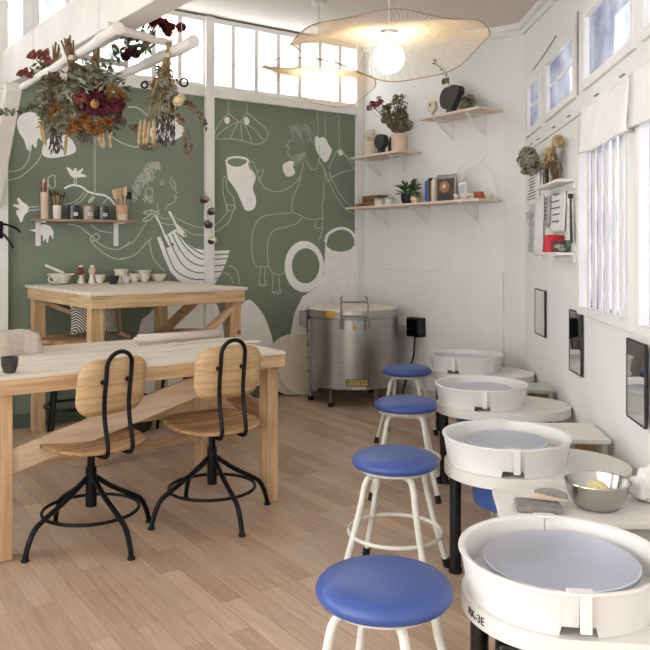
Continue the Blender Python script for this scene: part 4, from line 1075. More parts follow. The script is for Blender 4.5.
def paddle(w, h, foot, zf):
    return smooth2([(-foot,0),(foot,0),(foot,zf),(w*.8,zf+h*.18),(w,zf+h*.5),(w*.82,zf+h*.86),(w*.35,zf+h),(-w*.35,zf+h),(-w*.82,zf+h*.86),(-w,zf+h*.5),(-w*.8,zf+h*.18),(-foot,zf)])
def smooth2(p): return [(v.x, v.y) for v in smooth_pts([V((a,b,0)) for a, b in p], 3, True)]
def flower_stems(t, items, name='stem', m='stem_brown'):
    bm = B()
    for a, b in items: tube(bm, smooth_pts([V(a), (V(a)+V(b))/2+rv(.015), V(b)], 4), .0022, 5)
    return obj(name, bm, m, t)
# short shelf: cream bottle, black flat vase, big buff pot
t = thing('vase', 'cream bottle vase at left end of short shelf, holding straw flowers', 'vase', on_s(370, Z1, .1), AS)
part('body', 'clay_cream', t, (lathe, [(0,0),(.058,0),(.062,.06),(.058,.13),(.045,.155),(.04,.16),(.036,.155),(0,.15)], 28))
bm = B(); [cluster(bm, V((.03+rnd.uniform(-.05,.06), -.02+rnd.uniform(-.04,.04), .22+rnd.uniform(-.03,.04))), .028, 12, .012) for _ in range(8)]; obj('flower_cluster', bm, 'petal_cream', t)
flower_stems(t, [((0,0,.1), (.02+rnd.uniform(-.05,.05), rnd.uniform(-.04,.04), .21)) for _ in range(8)])
t = thing('vase', 'flat black vase on narrow foot, standing on short shelf', 'vase', on_s(381.5, Z1, .17), AS); flat_vase('body', paddle(.072, .135, .023, .055), .06, 'slate_clay', t)
t = thing('vase', 'dark leaf-shaped vase half hidden behind big buff pot', 'vase', on_s(391.0, Z1, .10), AS); flat_vase('body', smooth2([(-.018,0),(.02,0),(.03,.06),(.015,.15),(0,.17),(-.015,.13),(-.03,.06)]), .03, 'slate_clay', t, bev=.006)
t = thing('flower_pot', 'big square-sided buff pot of dried hydrangeas and red flowers', 'vase', on_s(399.5, Z1, .15), AS)
part('pot', 'clay_buff', t, (lathe, [(0,0),(.066,0),(.074,.02),(.078,.165),(.074,.17),(.07,.165),(.066,.02),(0,.015)], 28))
heads = []
st_ = []
def wp(px, py, Y0): return local(t, P(px, py, Y0))
Yp = t.location.y
bm = B(); b2 = B()
for px, py, r in ((386,112,.05),(392,118,.055),(400,122,.06),(407,126,.05),(397,113,.045),(404,117,.045),(391,124,.04),(384,120,.03),(402,127,.05),(395,127,.05),(388,107,.03),(409,124,.035)):
    c = wp(px, py, Yp+rnd.uniform(-.05,.05)); bm = B(); cluster(bm, c, r, 46, .018); st_.append(((0,0,.14), c)); obj('hydrangea_head', bm, 'leaf_olive', t)
bm = B()
for px, py, ln in ((396,97,3),(403,96,4),(405,104,3),(399,104,3),(393,102,2),(385,108,3),(404,110,3),(398,98,2)):
    c = wp(px, py, Yp+rnd.uniform(-.04,.04)); sprig(b2, bm, (0,0,.16), c, rv(.01), 12, .016, 'leaf'); cluster(bm, c, .028, 16, .014)
obj('dried_leaf', bm, 'leaf_brown', t); obj('leaf_stem', b2, 'stem_brown', t)
bm = B()
for px, py in ((369,108),(372,103.5),(376,104),(379,99),(381,102),(374,107),(378,104)):
    c = wp(px, py, Yp-.03+rnd.uniform(-.04,.04)); bm = B(); cluster(bm, c, .024, 26, .013); st_.append(((0,0,.14), c)); obj('red_flower', bm, 'petal_rose', t)
flower_stems(t, st_)
# top shelf
t = thing('vase', 'cream disc-shaped vase with a dark hole, left on highest shelf', 'vase', on_s(432.5, Z2, .16), AS)
flat_vase('body', paddle(.05, .105, .014, .05), .035, 'clay_cream', t, bev=.008); part('opening', 'seed_dark', t, (ball, (-.012,-.016,.122), .014, 10, 6, (.7,.35,1.2)))
t = thing('vase', 'large dark charcoal mushroom-shaped vase on highest shelf, with a twig', 'vase', on_s(451, Z2, .15), AS)
flat_vase('body', smooth2([(-.022,0),(.03,0),(.042,.06),(.09,.13),(.122,.17),(.125,.21),(.1,.238),(.04,.25),(.01,.238),(-.01,.24),(-.05,.235),(-.09,.2),(-.105,.14),(-.09,.085),(-.05,.058),(-.024,.05)]), .07, 'charcoal_clay', t, bev=.016)
bm, b2 = B(), B(); sprig(b2, bm, (-.01,0,.2), local(t, P(434, 62, t.location.y)), V((.03,0,.03)), 11, .018, 'leaf'); 
for q in ((444,79),(447,78)): round_leaf(bm, local(t, P(q[0], q[1]+6, t.location.y-.04)), V((0,0,1)), .03); round_leaf(bm, local(t, P(q[0], q[1]+5, t.location.y-.05)), V((.3,0,1)), .026)
obj('leaf', bm, 'leaf_brown', t); obj('twig', b2, 'stem_brown', t)
t = thing('potted_succulent', 'bushy dried grey-green plant in small tan pot on highest shelf', 'plant', on_s(463, Z2, .15), AS)
part('pot', 'petal_gold', t, (lathe, [(0,0),(.034,0),(.042,.02),(.038,.05),(.034,.05),(.03,.02),(0,.012)], 18))
bm = B(); [cluster(bm, V((x,y,z)), r, 30, .017) for x,y,z,r in ((.03,0,.08,.04),(.07,0,.06,.045),(.06,.02,.11,.04),(.10,0,.08,.035),(.02,-.01,.11,.03),(.09,-.01,.04,.04),(.05,-.03,.06,.04))]; obj('foliage', bm, 'leaf_olive', t)
# long shelf
t = thing('wooden_box', 'brown wooden box at left end of longest shelf', 'box', on_s(375, Z3, .09), AS)
part('side_panel', 'brown_wood', t, (box, (0,-.055,.055), (.25,.012,.11)), (box, (0,.055,.055), (.25,.012,.11)), (box, (-.119,0,.055), (.012,.098,.11)), (box, (.119,0,.055), (.012,.098,.11))); part('bottom', 'brown_wood', t, (box, (0,0,.004), (.225,.098,.008)))
t2_ = part('block', 'leather', None, (box, (0,0,.02), (.05,.05,.04)), bevel=.003); tag(t2_, 'small tan block beside the brown box at left shelf end', 'block', loc=on_s(359, Z3, .16), rz=AS)
for px, lab in ((379.5,'white round tin with silver lid, left of pair on longest shelf'),(389.5,'white round tin with silver lid, right of pair beside potted plant')):
    t = thing('tin', lab, 'tin', on_s(px, Z3, .22), AS, 'white tins on the longest shelf'); part('body', 'glaze_white', t, (lathe, [(0,0),(.044,0),(.046,.004),(.046,.05),(0,.05)], 28)); part('lid', 'paper_grey', t, (lathe, [(0,.0505),(.048,.0505),(.048,.066),(.044,.068),(0,.068)], 28))
t = thing('potted_plant', 'green leafy plant in black pot left of books on longest shelf', 'plant', on_s(407.5, Z3, .17), AS)
part('pot', 'black_matte', t, (lathe, [(0,0),(.045,0),(.068,.04),(.07,.095),(.066,.096),(.06,.09),(0,.085)], 28))
bm = B(); b2 = B()
for i in range(46):
    a = rnd.uniform(0,2*PI); e = rnd.uniform(.35,1.2); L = rnd.uniform(.09,.17); d = V((math.cos(a)*math.cos(e), math.sin(a)*math.cos(e)*.7, math.sin(e)))
    p0 = V((.02*math.cos(a), .02*math.sin(a), .085)); p1 = p0+d*L; tube(b2, [p0, p1], .002, 5); leaf(bm, p1-d*.05, d+V((0,0,-.35)), .085, .032, (0,0,1)); leaf(bm, p0+d*L*.5, d+rv(.5), .06, .024, (0,0,1))
for dx, z in ((.10,.19),(.12,.16),(-.12,.13),(-.13,.1)):
    tube(b2, smooth_pts([(0,0,.09),(dx*.6,0,z*.8),(dx,-.01,z)], 5), .002, 5); leaf(bm, V((dx*.8,-.01,z*.9)), (dx,0,.06), .08, .035, (0,0,1))
obj('leaf', bm, 'leaf_fresh', t); obj('stem', b2, 'leaf_fresh', t); t.scale = (1, .78, 1)
t = thing('round_pot', 'small yellow-green mottled pot in front of the potted plant', 'pot', on_s(415.0, Z3, .235), AS)
part('pot', 'petal_cream', t, (lathe, [(0,0),(.025,0),(.042,.03),(.036,.055),(.03,.052),(0,.05)], 20)); bm = B(); [cluster(bm, V((rnd.uniform(-.03,.03),rnd.uniform(-.02,.02),.06)), .018, 12, .012) for _ in range(5)]; obj('moss', bm, 'leaf_olive', t)
# books
bx_ = sq(431.0, 190, .13)
for wd, h, dp, m, lab in ((.030,.19,.15,'book_blue','tall blue book, first from left in the row on longest shelf'),(.018,.205,.15,'book_slate','slate book second from left in the row on longest shelf'),(.016,.215,.15,'cover_dark','dark thin book third from left in the row'),(.018,.185,.14,'book_tan','tan book fourth from left in the row on longest shelf'),(.022,.20,.15,'book_cream','cream book fifth from left in the row'),(.012,.215,.15,'book_white','thin white book sixth from left, behind the facing cover')):
    t = thing('book', lab, 'book', fs(bx_+wd/2, .13, Z3+.0105), AS, 'books on the longest shelf')
    part('cover', m, t, (box, (0,-dp/2+.002,h/2), (wd,.004,h)), (box, (-wd/2+.0015,.004,h/2), (.003,dp-.005,h)), (box, (wd/2-.0015,.004,h/2), (.003,dp-.005,h)))
    part('pages', 'paper', t, (box, (0,.006,h/2), (wd-.0065,dp-.014,h-.012))); bx_ += wd+.0018
t = thing('book', 'large book turned face-out with brown round object on its cover', 'book', fs(bx_+.112, .17, Z3+.0105), AS+.18, 'books on the longest shelf')
part('pages', 'paper', t, (box, (0,.0,.112), (.176,.024,.222))); cv = part('cover', 'cover_brown', t, (box, (0,-.0145,.115), (.18,.004,.23)), (box, (0,.0145,.115), (.18,.004,.23)), (box, (-.0885,0,.115), (.003,.0245,.23)))
part('cover_band', 'cover_grey', cv, (box, (0,-.0175,.213), (.18,.002,.034))); part('cover_picture', 'leather', cv, (lathe, [(0,0),(.05,0),(.05,.002),(0,.002)], 24, (-.01,-.0168,.125), Matrix.Rotation(PI/2,3,'X'))); part('cover_picture', 'clay_cream', cv, (lathe, [(0,0),(.018,0),(.018,.003),(0,.003)], 18, (-.012,-.0175,.13), Matrix.Rotation(PI/2,3,'X'))); part('cover_base', 'cover_dark', cv, (box, (.02,-.0175,.04), (.135,.002,.05)))
# small photo stand, white arch branch, terracotta dish and tiny white animals
t = thing('photo_stand', 'small white framed card with grey picture, beside the face-out book', 'picture', on_s(463, Z3, .17), AS)
part('frame', 'paper', t, (box, (0,0,.075), (.085,.012,.15)), bevel=.002); part('picture', 'paper_grey', t, (box, (0,-.0068,.10), (.066,.002,.075)))
for k in range(2): part('foot', 'paper', t, (box, (-.03+.06*k,-.004,.004), (.012,.06,.008)))
t = thing('branch_sculpture', 'white arched branch sculpture at right end of longest shelf', 'sculpture', on_s(480, Z3, .09), AS)
def sl(px, py, o=.10): return local(t, shf(px, py, o))
bpts = smooth_pts([sl(493,202), sl(496,190), sl(493,178), sl(485,168.5), sl(476,166), sl(468,168), sl(463,172)], 5)
b0_ = bpts[0].copy(); b0_.z = .001; part('arch', 'paper', t, (tube, [b0_]+bpts, .007, 8))
part('twig', 'paper', t, (tube, [sl(458,183), sl(466,176), sl(474,171)], .006, 7)); part('twig', 'paper', t, (tube, [sl(458,170), sl(464,163), sl(468,157)], .005, 7), (tube, [sl(464,172), sl(458,171)], .005, 7)); part('twig', 'paper', t, (tube, [sl(474,166), sl(480,161), sl(487,154)], .005, 7))
q = sl(461,200); q.z = .001; part('post', 'paper', t, (tube, [q, sl(461,186), sl(463,172)], .006, 7))
t = thing('dish', 'terracotta dish tilted at right end of the longest shelf', 'dish', on_s(480.5, Z3, .15), AS)
part('dish_body', 'terracotta', t, (lathe, [(0,0),(.045,0),(.058,.035),(.06,.06),(.054,.06),(.045,.008),(0,.006)], 26))
for i, (px, lab) in enumerate(((456,'white toy animal first from left along front edge of longest shelf'),(463.5,'white toy animal second from left along front edge, under picture'),(471,'white toy animal third from left along front edge of shelf'),(487,'white toy animal fourth from left, right of terracotta dish'),(494,'white toy animal rightmost on longest shelf'))):
    t = thing('clay_animal', lab, 'figurine', on_s(px, Z3, .245 if i < 3 else .22), AS+.3*(i%3-1), 'white clay animals on the longest shelf')
    part('body', 'glaze_white', t, (ball, (0,0,.032), .016, 12, 8, (1.7,.8,.85))); part('head', 'glaze_white', t, (ball, (-.03,0,.045), .012, 10, 7, (1.2,.8,.9)))
    for x in (-.017,.017):
        for y in (-.007,.007): part('leg', 'glaze_white', t, (tube, [(x,y,.0),(x,y,.028)], .004, 6))

# ------------------------------------------------------------------ pendant lamps
def lamp(px, py, Y, R0x, R0y, label, wave, rz, tilt=(0,0)):
    c = P(px, py, Y); zc = ceil_z(c.x, c.y)
    t = thing('pendant_lamp', label, 'lamp', c, rz, 'woven pendant lamps')
    br = .077
    part('bulb', 'bulb_glow', t, (ball, (0,0,0), br, 28, 18))
    part('socket', 'socket_white', t, (lathe, [(.0,.07),(.022,.07),(.026,.1),(.02,.135),(0,.137)], 20))
    def surf(r, a):
        x, y = R0x*r*math.cos(a), R0y*r*math.sin(a)
        return V((x+tilt[0]*r*r, y, .125+wave(r, a)))
    rings = []
    bm = B(); n = 120
    for i in range(n):
        a = 2*PI*i/n
        pts = [surf(.10+.90*j/9, a+.10*math.sin(j*.35)) for j in range(10)]; tube(bm, pts, .0019, 4, cap=False)
    obj('woven_ribs', bm, 'rattan', t)
    bm = B()
    for k, r in enumerate([.10,.12,.14,.165,.19,.215,.24,.27,.30,.33,.37,.42,.5]):
        tube(bm, [surf(r+(.01*math.sin(5*i*2*PI/60)), 2*PI*i/60) for i in range(60)], .0019 if k < 11 else .0013, 4, True)
    obj('woven_rings', bm, 'rattan', t)
    bm = B(); tube(bm, [surf(1.0, 2*PI*i/90) for i in range(90)], .0032, 6, True); obj('rim', bm, 'rattan_rim', t)
    part('cord', 'socket_white', t, (tube, [(0,0,.135),(0,0,zc-c.z-.02)], .004, 6)); part('ceiling_rose', 'socket_white', t, (lathe, [(0,-.035),(.055,-.035),(.06,-.02),(.06,.012),(0,.012)], 24, (0,0,zc-c.z)))
    return t, c
LIGHTS = []
def w1(r, a):
    x, y = r*math.cos(a), r*math.sin(a)
    return -.03+.045*(1-r)+.030*r*r*math.sin(2*a+2.4)-.03*r*r-.036*r*r*y+.022*r*r*r*math.sin(3*a+1)+.01*math.sin(7*a)*r**4
def w2(r, a):
    x, y = r*math.cos(a+.3), r*math.sin(a+.3)
    return -.03+.045*(1-r)-.065*r*r*x-.03*r*r-.07*r*r*y+.030*r*r*math.sin(2*a+2.6)+.022*r*r*r*math.cos(3*a)+.008*math.sin(7*a)*r**4
l1 = lamp(389, 58, 3.85, .495, .46, 'large wavy woven pendant lamp with round bulb, nearer one', w1, .0)
l2 = lamp(319, 88.5, 5.85, .435, .40, 'wavy woven pendant lamp with round bulb, farther one by windows', w2, .3)

# ------------------------------------------------------------------ right wall: pockets, papers, mirrors
def wall_mirror(label, px0, px1, y0, y1, turn):
    t0, z_ = rcoord(rgt(px0, 300, .022)); t1_, _ = rcoord(rgt(px1, 300, .022)); pm = rgt((px0+px1)/2, (y0+y1)/2)
    Y0 = rgt(px0, 300).y; h = ((y1-y0)*pm.y/F); w = min(t1_-t0, .30)
    t = thing('wall_mirror', label, 'mirror', fr((t0+t1_)/2, .018, pm.z), AR+turn, 'small mirrors on the right wall')
    part('frame', 'mirror_frame', t, (box, (0,.0,h/2), (w,.012,.007)), (box, (0,.0,-h/2), (w,.012,.007)), (box, (-w/2+.003,0,0), (.006,.012,h-.007)), (box, (w/2-.003,0,0), (.006,.012,h-.007)))
    part('glass', 'mirror_glass', t, (box, (0,-.001,0), (w-.0125,.006,h-.0075)))
    part('backing', 'mirror_frame', t, (box, (0,.0065,0), (w-.03,.005,h-.03))); return t
wall_mirror('thin dark-framed wall mirror farthest from camera on right wall', 535, 544.5, 289, 333, .04)
wall_mirror('thin dark-framed wall mirror in the middle of three', 570, 580, 310, 370, .04)
wall_mirror('dark-framed wall mirror nearest the camera, reflecting a pottery basin', 626.5, 645, 340, 418, -.0)
def rshelf(label, pa, pb, py, dep=.10):
    a_, b_ = rcoord(rgt(pa, py))[0], rcoord(rgt(pb, py))[0]; z = rgt((pa+pb)/2, py).z
    t = thing('wall_shelf', label, 'shelf', fr((a_+b_)/2, 0, z), AR, 'small white shelves on the right wall'); part('board', 'trim_paint', t, (box, (0,-dep/2-.002,0), (b_-a_,dep,.016)), bevel=.002); part('back_rail', 'trim_paint', t, (box, (0,-.006,-.028), (b_-a_,.012,.038)), bevel=.002); return t, b_-a_
s1, w1_ = rshelf('upper small white shelf on right wall with dried flowers', 551, 575.5, 184.5)
s2, w2_ = rshelf('lower small white shelf on right wall with red pot', 556, 575.5, 253.5)
def on_r(s, dx, dy): 
    R = Matrix.Rotation(AR, 3, 'Z'); return V(s.location)+R@V((dx, dy, .0085))
t = thing('dried_bouquet', 'dried cream flowers standing in a glass on upper white shelf', 'dried flowers', on_r(s1, .0, -.06), AR)
part('glass', 'jar_glass', t, (lathe, [(0,0),(.035,0),(.04,.09),(.038,.09),(.033,.004),(0,.004)], 20))
items = []; bm = B()
for x, z, r in ((-.07,.165,.05),(.03,.185,.055),(.11,.20,.045),(-.03,.20,.045),(.07,.165,.045),(-.13,.15,.04)): bm = B(); petal_head(bm, V((x,-.01,z)), r, (0,-1,.6), 20, 4); items.append(((0,0,.01),(x,-.01,z))); obj('flower_head', bm, 'petal_cream', t)
flower_stems(t, items)
bm = B(); ball(bm, (.17,0,.235), .04, 12, 8); obj('seed_head', bm, 'stem_straw', t)
bm = B()
for i in range(34): x = rnd.uniform(-.24,.22); tube(bm, [(x*.75,rnd.uniform(-.02,.02),.01),(x*.9,rnd.uniform(-.03,.03),.07),(x+rnd.uniform(-.02,.02),rnd.uniform(-.03,.03),rnd.uniform(.12,.19))], .0045, 5)
obj('straw_bundle', bm, 'stem_brown', t)
t = thing('hydrangea', 'grey-green dried hydrangea head hanging by the far corner of right wall', 'dried flowers', rgt(530, 161, .09), AR)
bm = B(); [cluster(bm, V((x,y,z)), .05, 55, .016) for x,y,z in ((0,0,0),(.05,.0,.02),(-.05,-.0,.01),(0,-.03,.05),(.02,-.02,-.055),(-.03,.02,-.05),(.055,.0,-.02),(-.02,.0,.045),(.08,.0,.0),(-.08,.01,-.02),(.04,-.02,.05),(.09,.01,-.04),(-.07,.0,.04),(0,-.04,0))]; obj('flower_head', bm, 'hydrangea', t)
part('stem', 'stem_brown', t, (tube, [(.02,.0,-.02),(.12,.05,-.06),(.24,.085,-.09)], .004, 6))
t = thing('red_pot', 'bright red plastic pot on lower small white shelf', 'pot', on_r(s2, -.03, -.06), AR); part('pot', 'red_plastic', t, (lathe, [(0,0),(.062,0),(.066,.004),(.058,.095),(.05,.105),(0,.107)], 28)); part('rim', 'red_plastic', t, (lathe, [(.0,.0),(.068,.0),(.069,.012),(.064,.014)], 28))
t = thing('glass_tub', 'clear glass tub of white pieces beside red pot', 'tub', on_r(s2, .13, -.055), AR); part('tub', 'jar_glass', t, (box, (0,-.042,.035), (.13,.003,.07)), (box, (0,.042,.035), (.13,.003,.07)), (box, (-.064,0,.035), (.003,.08,.07)), (box, (.064,0,.035), (.003,.08,.07)))
for i in range(7): part('white_piece', 'glaze_white', t, (ball, (rnd.uniform(-.045,.045), rnd.uniform(-.025,.025), .016+.018*(i%2)), .015, 10, 6, (1.3,1,.8)))
def sheet(label, px0, px1, y0, y1, m, o=.012, cat='paper', lines=0, tilt=0):
    a_, b_ = rcoord(rgt(px0, y0))[0], rcoord(rgt(px1, y0))[0]; pm = rgt((px0+px1)/2, (y0+y1)/2); h = (y1-y0)*pm.y/F
    t = thing('paper_sheet', label, cat, fr((a_+b_)/2, o, pm.z), AR, 'papers pinned to the right wall'); w = b_-a_
    bm = B(); n = 8; rows = [[bm.verts.new((-w/2+w*i/n, -.004*math.sin(PI*i/n*1.5)-.012*(j/6)**2, h/2-h*j/6)) for i in range(n+1)] for j in range(7)]
    for A, Bq in zip(rows, rows[1:]):
        for i in range(n): bm.faces.new((A[i], A[i+1], Bq[i+1], Bq[i]))
    o_ = obj('sheet', bm, m, t, solid=.0015)
    if lines:
        bm = B()
        for k in range(lines): z = h*.4-h*.8*k/lines; box(bm, (rnd.uniform(-.1,.0)*w, -.0095-.008*(.5-z/h), z), (w*rnd.uniform(.4,.7), .001, .006))
        obj('ink_line', bm, 'ink' if m != 'paper_grey' else 'lavender_dry', t)
    return t
sheet('upper printed paper with grey lines, leftmost of pinned papers', 529.5, 541, 172, 205, 'paper', .010, lines=9)
sheet('pinned plain white paper above the red pot', 553, 567, 190, 232, 'paper', .010, lines=5)
sheet('grey printed paper pinned left of the red pot', 531, 536, 214, 252, 'paper_grey', .010)
sheet('long white paper pinned beside the grey print', 536.5, 545, 196, 255, 'paper', .012)
sheet('narrow dark-patterned paper between the white sheets', 547, 551.5, 196, 226, 'paper_grey', .010, lines=6)
t = thing('clay_knife', 'dark pointed tool hanging on the right wall beside the sheets', 'tool', rgt(571, 221, .02), AR)
part('blade', 'lavender_dry', t, (prism, [(-.012,.14),(.012,.14),(.05,-.12),(.0,-.13)], lambda p: V((p[0],.0,p[1])), lambda p: V((p[0],-.006,p[1])))); part('handle', 'black_matte', t, (tube, [(0,-.003,.13),(.0,-.003,.155)], .014, 8))
t = thing('paper_star', 'grey folded paper sticking out at left of the pinned papers', 'paper', rgt(527.5, 218, .03), AR)
part('sheet', 'paper_grey', t, (prism, [(-.16,.04),(.1,.06),(.08,-.05),(-.02,-.06)], lambda p: V((p[0],.01+.2*abs(p[0])*0,p[1])), lambda p: V((p[0],.008,p[1]))))
t = part('note_holder', 'trim_paint', None, (box, (0,0,0), (.3,.03,.02)), bevel=.003); tag(t, 'thin white ledge below the pinned papers', 'ledge', loc=rgt(541, 257, .018), rz=AR)

# ------------------------------------------------------------------ things on the nearest side table
ZS = .5005
p = onz(597, 507, ZS); t = thing('mixing_bowl', 'stainless steel mixing bowl with sponge on nearest side table', 'bowl', p, 0)
part('bowl_body', 'bowl_steel', t, (lathe, [(0,0),(.055,0),(.075,.008),(.098,.045),(.108,.088),(.113,.092),(.112,.095),(.107,.093),(.096,.046),(.072,.012),(0,.005)], 56), ang=50)
sg = part('sponge', 'sponge_yellow', None, (ball, (0,0,0), .042, 20, 12, (1,1,.8))); tag(sg, 'round yellow sponge lying in the steel mixing bowl', 'sponge', loc=p+V((.0,.0,.056)))
p = onz(538, 509, ZS); t = part('sponge_block', 'sponge_grey', None, (box, (0,0,.012), (.15,.10,.022)), bevel=.005); tag(t, 'flat grey block beside the steel bowl', 'sponge', loc=p, rz=-.15)
for i, (px, py, lab, r) in enumerate(((549,499,'lower beige rib tool leaning on the grey block',.0),(551,495.5,'upper beige rib tool leaning on the grey block',.25))):
    p = onz(px, 509, ZS); o = part('rib_tool', 'sponge_grey' if i else 'clay_buff', None, (prism, [(.058*math.cos(PI*k/14), .03*math.sin(PI*k/14)) for k in range(15)], lambda q: V((q[0],q[1],-.006)), lambda q: V((q[0],q[1],.006))), bevel=.002)
    tag(o, lab, 'tool', loc=p+V((0,.0,.034+.014*i)), rz=-.35-r); o.rotation_euler.x = .35
p = onz(637, 500, ZS); bm = B(); ball(bm, (0,0,.05), .07, 44, 30, (1.1,.8,.85))
for v in bm.verts:
    q = v.co; v.co = q*(1+.10*math.sin(23*q.x+9*q.z)*math.cos(31*q.y)+.06*math.sin(61*q.z+20*q.x)); v.co += NZ.noise_vector(v.co*38)*.012; v.co.z = max(v.co.z, .001)
o = obj('plastic_bag', bm, 'plastic_bag', ang=60); tag(o, 'crumpled white plastic bag behind the steel bowl, against wall', 'bag', loc=p+V((.04,0,0)))

# ------------------------------------------------------------------ hanging branch rack with dried bunches
ZR = 2.40
def rk(px, py): return onz(px, py, ZR)
rack = thing('branch_rack', 'white-painted branches tied as a hanging rack for dried flowers', 'drying rack', rk(120, 50), 0)
def rl(p): return V(p)-V(rack.location)
A0, A1 = rk(22, 87), rk(119, 28)
def branch(a, b, r0, r1, wob):
    d = b-a; n = 9; pts = [a+d*i/n+rv(wob)*(0 < i < n) for i in range(n+1)]; pts = smooth_pts(pts, 3); k = len(pts)
    return (tube, [rl(p) for p in pts], [r0+(r1-r0)*i/(k-1)+.0015*math.sin(i*1.7) for i in range(k)], 14)
part('branch', 'beam_paint', rack, branch(A0, A1, .018, .027, .006))
Cb = rk(194, 41); Ca = Cb+(A0-A1).normalized()*1.35
part('branch', 'beam_paint', rack, branch(Ca, Cb, .02, .031, .005))
def on_line(a, b, t): return a+(b-a)*t
zup = V((0,0,.045))
part('branch', 'beam_paint', rack, branch(on_line(A1, A0, .10)+zup, on_line(Cb, Ca, .20)+zup, .024, .018, .004))
part('branch', 'beam_paint', rack, branch(on_line(A1, A0, .50)+zup, on_line(Cb, Ca, .62)+zup, .018, .016, .004))
for q in (on_line(A1, A0, .16), on_line(A1, A0, .85), on_line(Cb, Ca, .1), on_line(Cb, Ca, .9)):
    part('cord', 'socket_white', rack, (tube, [rl(q), rl(V((q.x, q.y, ceil_z(q.x, q.y)+.01)))], .0018, 5))
def bunch(label, px, py, Y, group='dried bunches on the branch rack', cat='dried flowers', name='dried_bunch'):
    return thing(name, label, cat, P(px, py, Y), 0, group), Y
def bp_(t, px, py, Y): return local(t, P(px, py, Y))
def stemset(t, top, pts, m='stem_brown', r=.0028, up=None):
    bm = B(); 
    for p in pts:
        mid = (V(top)+V(p))/2+rv(.012); tube(bm, smooth_pts([V(top)+rv(.012), mid, V(p)], 4), r, 5)
    if up:
        for p in up: [tube(bm, [V(top)+rv(.014)+V((0,0,-.04)), V(p)+rv(.012)], r*1.5, 6) for _ in range(2)]
    return obj('stems', bm, m, t)
def tie(t, p): part('tie', 'linen', t, (lathe, [(.018,-.012),(.021,0),(.018,.012)], 14, p))
# bunch 1: yellow-brown bunch at the left
Y1 = rk(48, 70).y
t, Y = bunch('left olive bunch with rusty yellow heads and straw tails on rack', 52, 66, Y1-.04)
pts = [bp_(t, rnd.uniform(42,72), rnd.uniform(82,125), Y1-.04+rnd.uniform(-.1,.1)) for _ in range(40)]
stemset(t, (0,0,0), pts, up=[bp_(t, x, y, Y1-.04) for x, y in ((54,44),(57,42),(60,46),(58,50))]); tie(t, V((0,0,-.03)))
lf = B(); [leaf(lf, p+rv(.02), (p.normalized()*.5+rv(.9)), rnd.uniform(.03,.06), .018) for p in pts for _ in range(7)]; [leaf(lf, p*rnd.uniform(.4,.9)+rv(.03), rv()+V((0,0,-.5)), .05, .016) for p in pts for _ in range(4)]; obj('leaf', lf, 'leaf_olive', t)
for px, py in ((58,108),(60,120),(52,114),(66,125),(62,112)): bm = B(); petal_head(bm, bp_(t, px, py, Y1-.14), .026, (.1,-1,-.2), 22, 5); obj('flower_head', bm, 'petal_rustgold', t)
[part('grass_tail', 'grass_tail', t, (tailpod, bp_(t, x, y, Y1-.1), bp_(t, x+dx, y+22, Y1-.1), .009)) for x, y, dx in ((40,122,4),(66,134,-1),(67,132,-3),(43,124,3))]
bm = B()
for i in range(60): a_ = bp_(t, rnd.uniform(50,62), rnd.uniform(126,150), Y1-.06+rnd.uniform(-.05,.05)); tailpod(bm, a_, a_+V((rnd.uniform(-.012,.012),0,-.03)), .0035)
obj('lavender', bm, 'lavender_dry', t)
stemset(t, (0,0,-.1), [bp_(t, rnd.uniform(50,60), rnd.uniform(130,150), Y1-.06) for _ in range(14)], 'lavender_dry', .0016)
# bunch 2: the big bouquet with burgundy straw flowers
Y2 = rk(74, 55).y
t, Y = bunch('big central bunch of burgundy and gold straw flowers with eucalyptus', 72, 62, Y2-.06)
pts = [bp_(t, rnd.uniform(62,120), rnd.uniform(78,128), Y2-.1+rnd.uniform(-.12,.1)) for _ in range(55)]
stemset(t, (0,0,0), pts, up=[bp_(t, x, y, Y2-.06) for x, y in ((60,39),(63,37),(66,38),(69,36),(71,35),(65,40),(72,42))]); tie(t, V((0,0,.02)))
lf = B(); [leaf(lf, p+rv(.03), p.normalized()*.4+rv(.9), rnd.uniform(.035,.07), .024) for p in pts for _ in range(5)]; [leaf(lf, p*rnd.uniform(.3,.8)+rv(.02), rv()+V((0,0,-.4)), .05, .022) for p in pts for _ in range(3)]; obj('leaf', lf, 'leaf_dark', t)
lf = B()
for x, y in ((100,76),(104,80),(98,84),(72,88),(68,96),(76,80),(108,74)): [leaf(lf, bp_(t, x, y, Y2-.15), rv()+V((0,0,-.3)), .07, .035) for _ in range(4)]
obj('pale_leaf', lf, 'leaf_dried', t)
for px, py, r, m in ((90,96,.058,'petal_burgundy'),(97,104,.064,'petal_burgundy'),(103,92,.04,'petal_burgundy'),(86,108,.045,'petal_burgundy'),(112,107,.042,'petal_burgundy'),(118,104,.035,'petal_burgundy'),(80,97,.036,'petal_rust'),
   (113,92,.040,'petal_gold'),(121,97,.034,'petal_gold'),(77,124,.034,'petal_rustgold'),(90,126,.036,'petal_rustgold'),(101,126,.036,'petal_rustgold'),(107,122,.03,'petal_rustgold'),(72,130,.03,'petal_rustgold'),(84,118,.03,'petal_rustgold'),(95,131,.03,'petal_rustgold')):
    bm = B(); c = bp_(t, px, py, Y2-.2+rnd.uniform(-.03,.02)); petal_head(bm, c, r, V((rnd.uniform(-.4,.4),-1,rnd.uniform(-.6,.1))), 30, 5); h = obj('flower_head', bm, m, t)
    if m == 'petal_burgundy' and (px, py) in ((97,104),):
        part('flower_centre', 'petal_gold', h, (ball, c+V((0,-r*.5,-.004)), r*.36, 12, 8, (1,.6,1)))
[part('straw_end', 'grass_tail', t, (tailpod, bp_(t, x, y, Y2-.16), bp_(t, x+dx, y+17, Y2-.16), .007)) for x, y, dx in ((96,131,6),(103,131,2),(108,131,4),(112,131,-2),(99,132,5))]
